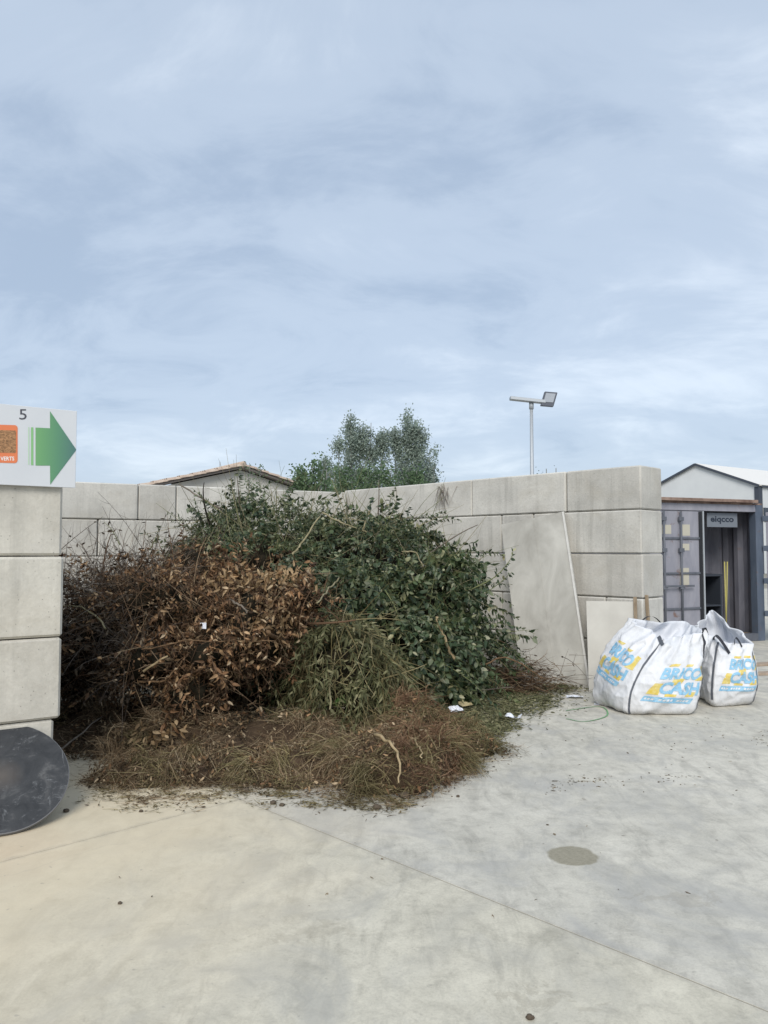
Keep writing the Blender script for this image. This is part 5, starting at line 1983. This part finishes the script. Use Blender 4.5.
# ------------------------------------------------------------------ lamp post, trees and buildings beyond the walls
LY = 24.0
lb_ = at(532, 471, LY)
base = Vector((lb_.x, LY, 0))
lp = thing('lamp_post', base, 'grey lamp post with a square floodlight rising behind the right wall', 'lamp post')
ztop = at(532, 404, LY).z
b = MB(); b.tube([base, base + Z * 3.0, Vector((base.x, LY, ztop))], [0.075, 0.065, 0.05], 12); b.build('post', 'galvanised', lp, True)
b = MB(); b.tube([Vector((base.x, LY, ztop - 0.16)), Vector((base.x, LY, ztop + 0.05))], 0.075, 10); b.build('collar', 'galvanised', lp, True)
a1, a2 = at(510, 398.2, LY), at(545, 402.0, LY - 0.1)
d_ = (a2 - a1)
b = MB(); b.box(a1 + Vector((0, -0.12, -0.05)), d_, Vector((0, 0.26, 0)), Z * 0.10, 0, 0.01); b.build('arm', 'galvanised', lp)
# lamp head: a shallow square box tilted down
h0 = at(549.2, 399, LY - 0.2)
hx = (at(557, 392, LY) - at(544.5, 391, LY)).normalized()
hz = (at(545, 391, LY) - at(541.8, 402, LY)).normalized()
hn = hx.cross(hz).normalized()
if hn.y > 0:
    hn = -hn
W_, H_ = 0.40, 0.47
b = MB(); b.box(h0 - hx * W_ / 2 - hz * H_ / 2, hx * W_, hz * H_, -hn * 0.12, 0, 0.015); hd = b.build('lamp_head', 'lamp_casing', lp)
b = MB(); b.box(h0 - hx * (W_ / 2 - 0.05) - hz * (H_ / 2 - 0.13) + hn * 0.002, hx * (W_ - 0.10), hz * (H_ - 0.18), hn * 0.012, 0, 0.003); b.build('lens', 'lamp_lens', hd)


def tree(name, base, height, cols, label, leaf_m, n_leaf, leaf_size, spread, group, upright=0.75, crown_from=0.12, cat='tree'):
    root = thing(name, base, label, cat, group)
    base = Vector(base)
    tb = MB()
    pts_all = []
    for (dx, dy, hgt, rad) in cols:
        top = base + Vector((dx, dy, hgt))
        bendp = base + Vector((dx * 0.7, dy * 0.7, hgt * 0.35))
        path = smooth_path([base + Vector((dx * 0.05, dy * 0.05, 0)), bendp, top], 12)
        n = len(path)
        tb.tube(path, [max(0.012, rad * (1 - k / (n - 1)) ** 0.8) for k in range(n)], 8)
        nb = int(16 + hgt * 5)
        for k in range(nb):
            f = random.uniform(crown_from, 0.97)
            x = f * (n - 1.001)
            p = path[int(x)].lerp(path[int(x) + 1], x - int(x))
            a_ = random.uniform(0, 2 * math.pi)
            ln = spread * (1.05 - f) ** 0.65 * random.uniform(0.6, 1.15) + 0.15
            d = Vector((math.cos(a_), math.sin(a_), upright * random.uniform(0.7, 1.5))).normalized()
            e1 = p + d * ln * 0.5
            e2 = p + d * ln + Z * ln * 0.15
            tb.tube([p, e1, e2], [0.03 * (1.1 - f) + 0.006, 0.018 * (1.1 - f) + 0.004, 0.004], 5, 0, False)
            for q in range(7):
                g_ = random.uniform(0.3, 1.05)
                pp = p.lerp(e2, g_) + Vector((random.gauss(0, 0.10), random.gauss(0, 0.10), random.gauss(0, 0.08))) * (0.6 + ln)
                pts_all.append((pp, 0.09 + 0.07 * ln))
    tb.build('trunk', 'bark_tree', root, True)
    fb = Bulk()
    cl = np.array([tuple(p) for p, _ in pts_all])
    sg = np.array([s_ for _, s_ in pts_all])
    k = RNG.integers(0, len(cl), n_leaf)
    P = cl[k] + RNG.normal(0, 1, (n_leaf, 3)) * sg[k][:, None] * np.array([1, 1, 1.25])
    leaves(fb, P, RNG.normal(0, 1, P.shape) + np.array([0, 0, -0.2]), RNG.normal(0, 1, P.shape) + np.array([0, 0, 0.5]), leaf_size * RNG.uniform(0.6, 1.2, n_leaf), leaf_size * 0.62 * RNG.uniform(0.7, 1.2, n_leaf), 0)
    fb.build('crown', [leaf_m], root)


def tree_at(px, py_top, Y):
    p = at(px, py_top, Y)
    return (p.x, Y, 0), p.z


GT = 'trees behind the back wall'
bs, h = tree_at(357, 413, 30)
tree('poplar_tree', bs, h, [(-0.25, 0, h, 0.13), (0.55, 0.2, h - 0.35, 0.10), (1.05, 0.3, h - 0.55, 0.08), (-0.75, -0.2, h - 0.9, 0.08), (-1.35, 0.2, h - 1.9, 0.07), (0.1, 0.4, h - 0.3, 0.07)], 'left one of the two silvery green trees behind the back wall, with several tops', 'leaf_poplar', 38000, 0.098, 0.68, GT, 1.7)
bs, h = tree_at(407, 415, 30.5)
tree('poplar_tree', bs, h, [(0, 0, h, 0.13), (-0.5, 0.2, h - 0.5, 0.09), (0.5, 0, h - 0.45, 0.09), (0.95, 0.2, h - 1.3, 0.07), (0.2, 0.4, h - 0.3, 0.07)], 'right one of the two silvery green trees behind the back wall, rounder top', 'leaf_poplar', 38000, 0.098, 0.70, GT, 1.6)
bs, h = tree_at(312, 464, 26)
tree('bush', bs, h, [(0, 0, h, 0.06), (-0.5, 0.1, h - 0.25, 0.05), (0.5, 0, h - 0.2, 0.05)], 'bright green bush over the back wall, left of the silvery trees', 'leaf_bush', 4200, 0.13, 0.9, GT, 0.5, 0.4, 'bush')
bs, h = tree_at(366, 462, 27)
tree('bush', bs, h, [(0, 0, h, 0.06), (-0.9, 0.1, h - 0.2, 0.05), (0.9, 0, h - 0.1, 0.05), (1.8, 0.2, h - 0.3, 0.05)], 'wide bright green bush below the silvery trees', 'leaf_bush', 6500, 0.12, 0.9, GT, 0.5, 0.4, 'bush')
bs, h = tree_at(434, 466, 28)
tree('bush', bs, h, [(0, 0, h, 0.06), (-0.6, 0.1, h + 0.1, 0.05)], 'dark bluish bush at the right foot of the silvery trees', 'leaf_evergreen', 3000, 0.11, 0.7, GT, 0.6, 0.4, 'bush')
bs, h = tree_at(556, 468.0, 22)
tree('bush', bs, h, [(0, 0, h, 0.03), (-0.28, 0, h - 0.02, 0.03)], 'tiny leaf tips just showing over the right wall near the lamp post', 'leaf_evergreen', 700, 0.06, 0.25, GT, 0.6, 0.5, 'bush')
bs, h = tree_at(252, 463, 32.0)
tree('bush', bs, h, [(-0.1, 0, h, 0.03), (0.35, 0, h - 0.1, 0.03)], 'thin leafy twig tips above the ridge of the tiled house', 'leaf_bush', 260, 0.10, 0.35, GT, 0.6, 0.7, 'bush')

# tiled house beyond the back wall
HA = at(240, 466, 34)
HG = Vector((0.83, 0.56, 0)).normalized()
HB = Vector((-HG.y, HG.x, 0))
house = thing('tiled_house', (HA.x, HA.y, 0), 'low cream house with a pale tiled gable roof behind the back wall', 'house')
hw, drop, depth = 4.6, 1.18, 9.0
ap = Vector((HA.x, HA.y, HA.z - 0.12))
le, re_ = ap - HG * hw - Z * drop, ap + HG * hw - Z * drop
b = MB()
b.prism([Vector((le.x, le.y, 0)) + HG * 0.3, Vector((re_.x, re_.y, 0)) - HG * 0.3, re_ - HG * 0.3 + Z * 0.02, ap - Z * 0.06, le + HG * 0.3 + Z * 0.02], HB * depth)
b.build('wall', 'render_cream', house)
for sgn_, e_ in ((-1, le), (1, re_)):
    sl = (e_ - ap)
    nrm = sl.cross(HB).normalized()
    if nrm.z < 0:
        nrm = -nrm
    b = MB()
    b.box(ap - HB * 0.35 + nrm * 0.0, sl * 1.07, HB * (depth + 0.7), nrm * 0.10)
    rf = b.build('roof', 'roof_under', house)
    # barrel tiles: columns running down the slope
    tb = MB()
    nt = int((depth + 0.7) / 0.24)
    sd = sl.normalized()
    L_ = sl.length * 1.08
    for k in range(nt):
        c_ = ap - HB * 0.33 + HB * 0.24 * k + nrm * 0.10
        ns = 9 if k < 2 else 3
        for j in range(ns):
            a0, a1_ = c_ + sd * L_ * j / ns, c_ + sd * (L_ * (j + 1) / ns + 0.05)
            ring = []
            for pp, rr_, lf in ((a0, 0.095, 0.0), (a1_, 0.115, 0.03)):
                for q in range(5):
                    an = math.pi * q / 4
                    ring.append(pp + HB * math.cos(an) * rr_ + nrm * (math.sin(an) * rr_ + lf))
            tb.add(ring, [(q, q + 1, 5 + q + 1, 5 + q) for q in range(4)])
    tl = tb.build('tile_courses', 'roof_tile', rf)
    tl['kind'] = 'stuff'
b = MB()
b.tube([ap - HB * 0.4 + Z * 0.16, ap + HB * depth + Z * 0.16], 0.15, 8)
b.build('ridge_tiles', 'roof_tile', house, True)
b = MB(); pq = at(220, 463, 34.5); b.tube([Vector((pq.x, pq.y, pq.z - 0.7)), Vector((pq.x, pq.y, pq.z + 0.05))], 0.02, 5); b.build('roof_pin', 'galvanised', house)

# white shed at the right
SA = at(696, 464.8, 60)
a_ = R(34)
SG = Vector((math.sin(a_), -math.cos(a_), 0))         # towards the near right corner
SR = Vector((math.cos(a_), math.sin(a_), 0))          # ridge direction
shed = thing('white_shed', (SA.x, SA.y, 0), 'white metal shed with dark gable trim behind the container', 'shed')
se = SA + SG * 5.0
ze = hit(757, 485.5, se, SR).z
drop = SA.z - ze
lefte, righte = SA - SG * 5.6 - Z * (drop * 1.12), SA + SG * 5.0 - Z * drop
b = MB()
b.prism([Vector((lefte.x, lefte.y, 0)), Vector((righte.x, righte.y, 0)), righte, SA, lefte], SR * 30)
b.build('wall', 'shed_white', shed)
for e_ in (lefte, righte):
    sl = e_ - SA
    nrm = sl.cross(SR).normalized()
    if nrm.z < 0:
        nrm = -nrm
    b = MB()
    b.box(SA - SR * 0.12 + nrm * 0.02, sl * 1.03, SR * 30.3, nrm * 0.10)
    b.build('roof', 'shed_roof', shed)
    b = MB()
    b.box(SA - SR * 0.20 - nrm * 0.06, sl * 1.03, SR * 0.075, nrm * 0.17)
    b.build('gable_trim', 'shed_trim', shed)
b = MB(); b.box(Vector((righte.x, righte.y, 0)) - SR * 0.08 - SG * 0.25, SG * 0.33, SR * 0.5, Z * (righte.z - 0.1)); b.build('corner_trim', 'shed_trim', shed)
b = MB(); b.box(righte + SR * 0.6 + SG * 0.02 - Z * 2.6, SR * 12, SG * 0.06, Z * 1.0); b.build('window_band', 'shed_glass', shed)
b = MB(); b.box(righte + SR * 0.2 + SG * 0.04 - Z * 0.12, SR * 29, SG * 0.14, Z * 0.14); b.build('gutter', 'shed_trim', shed)
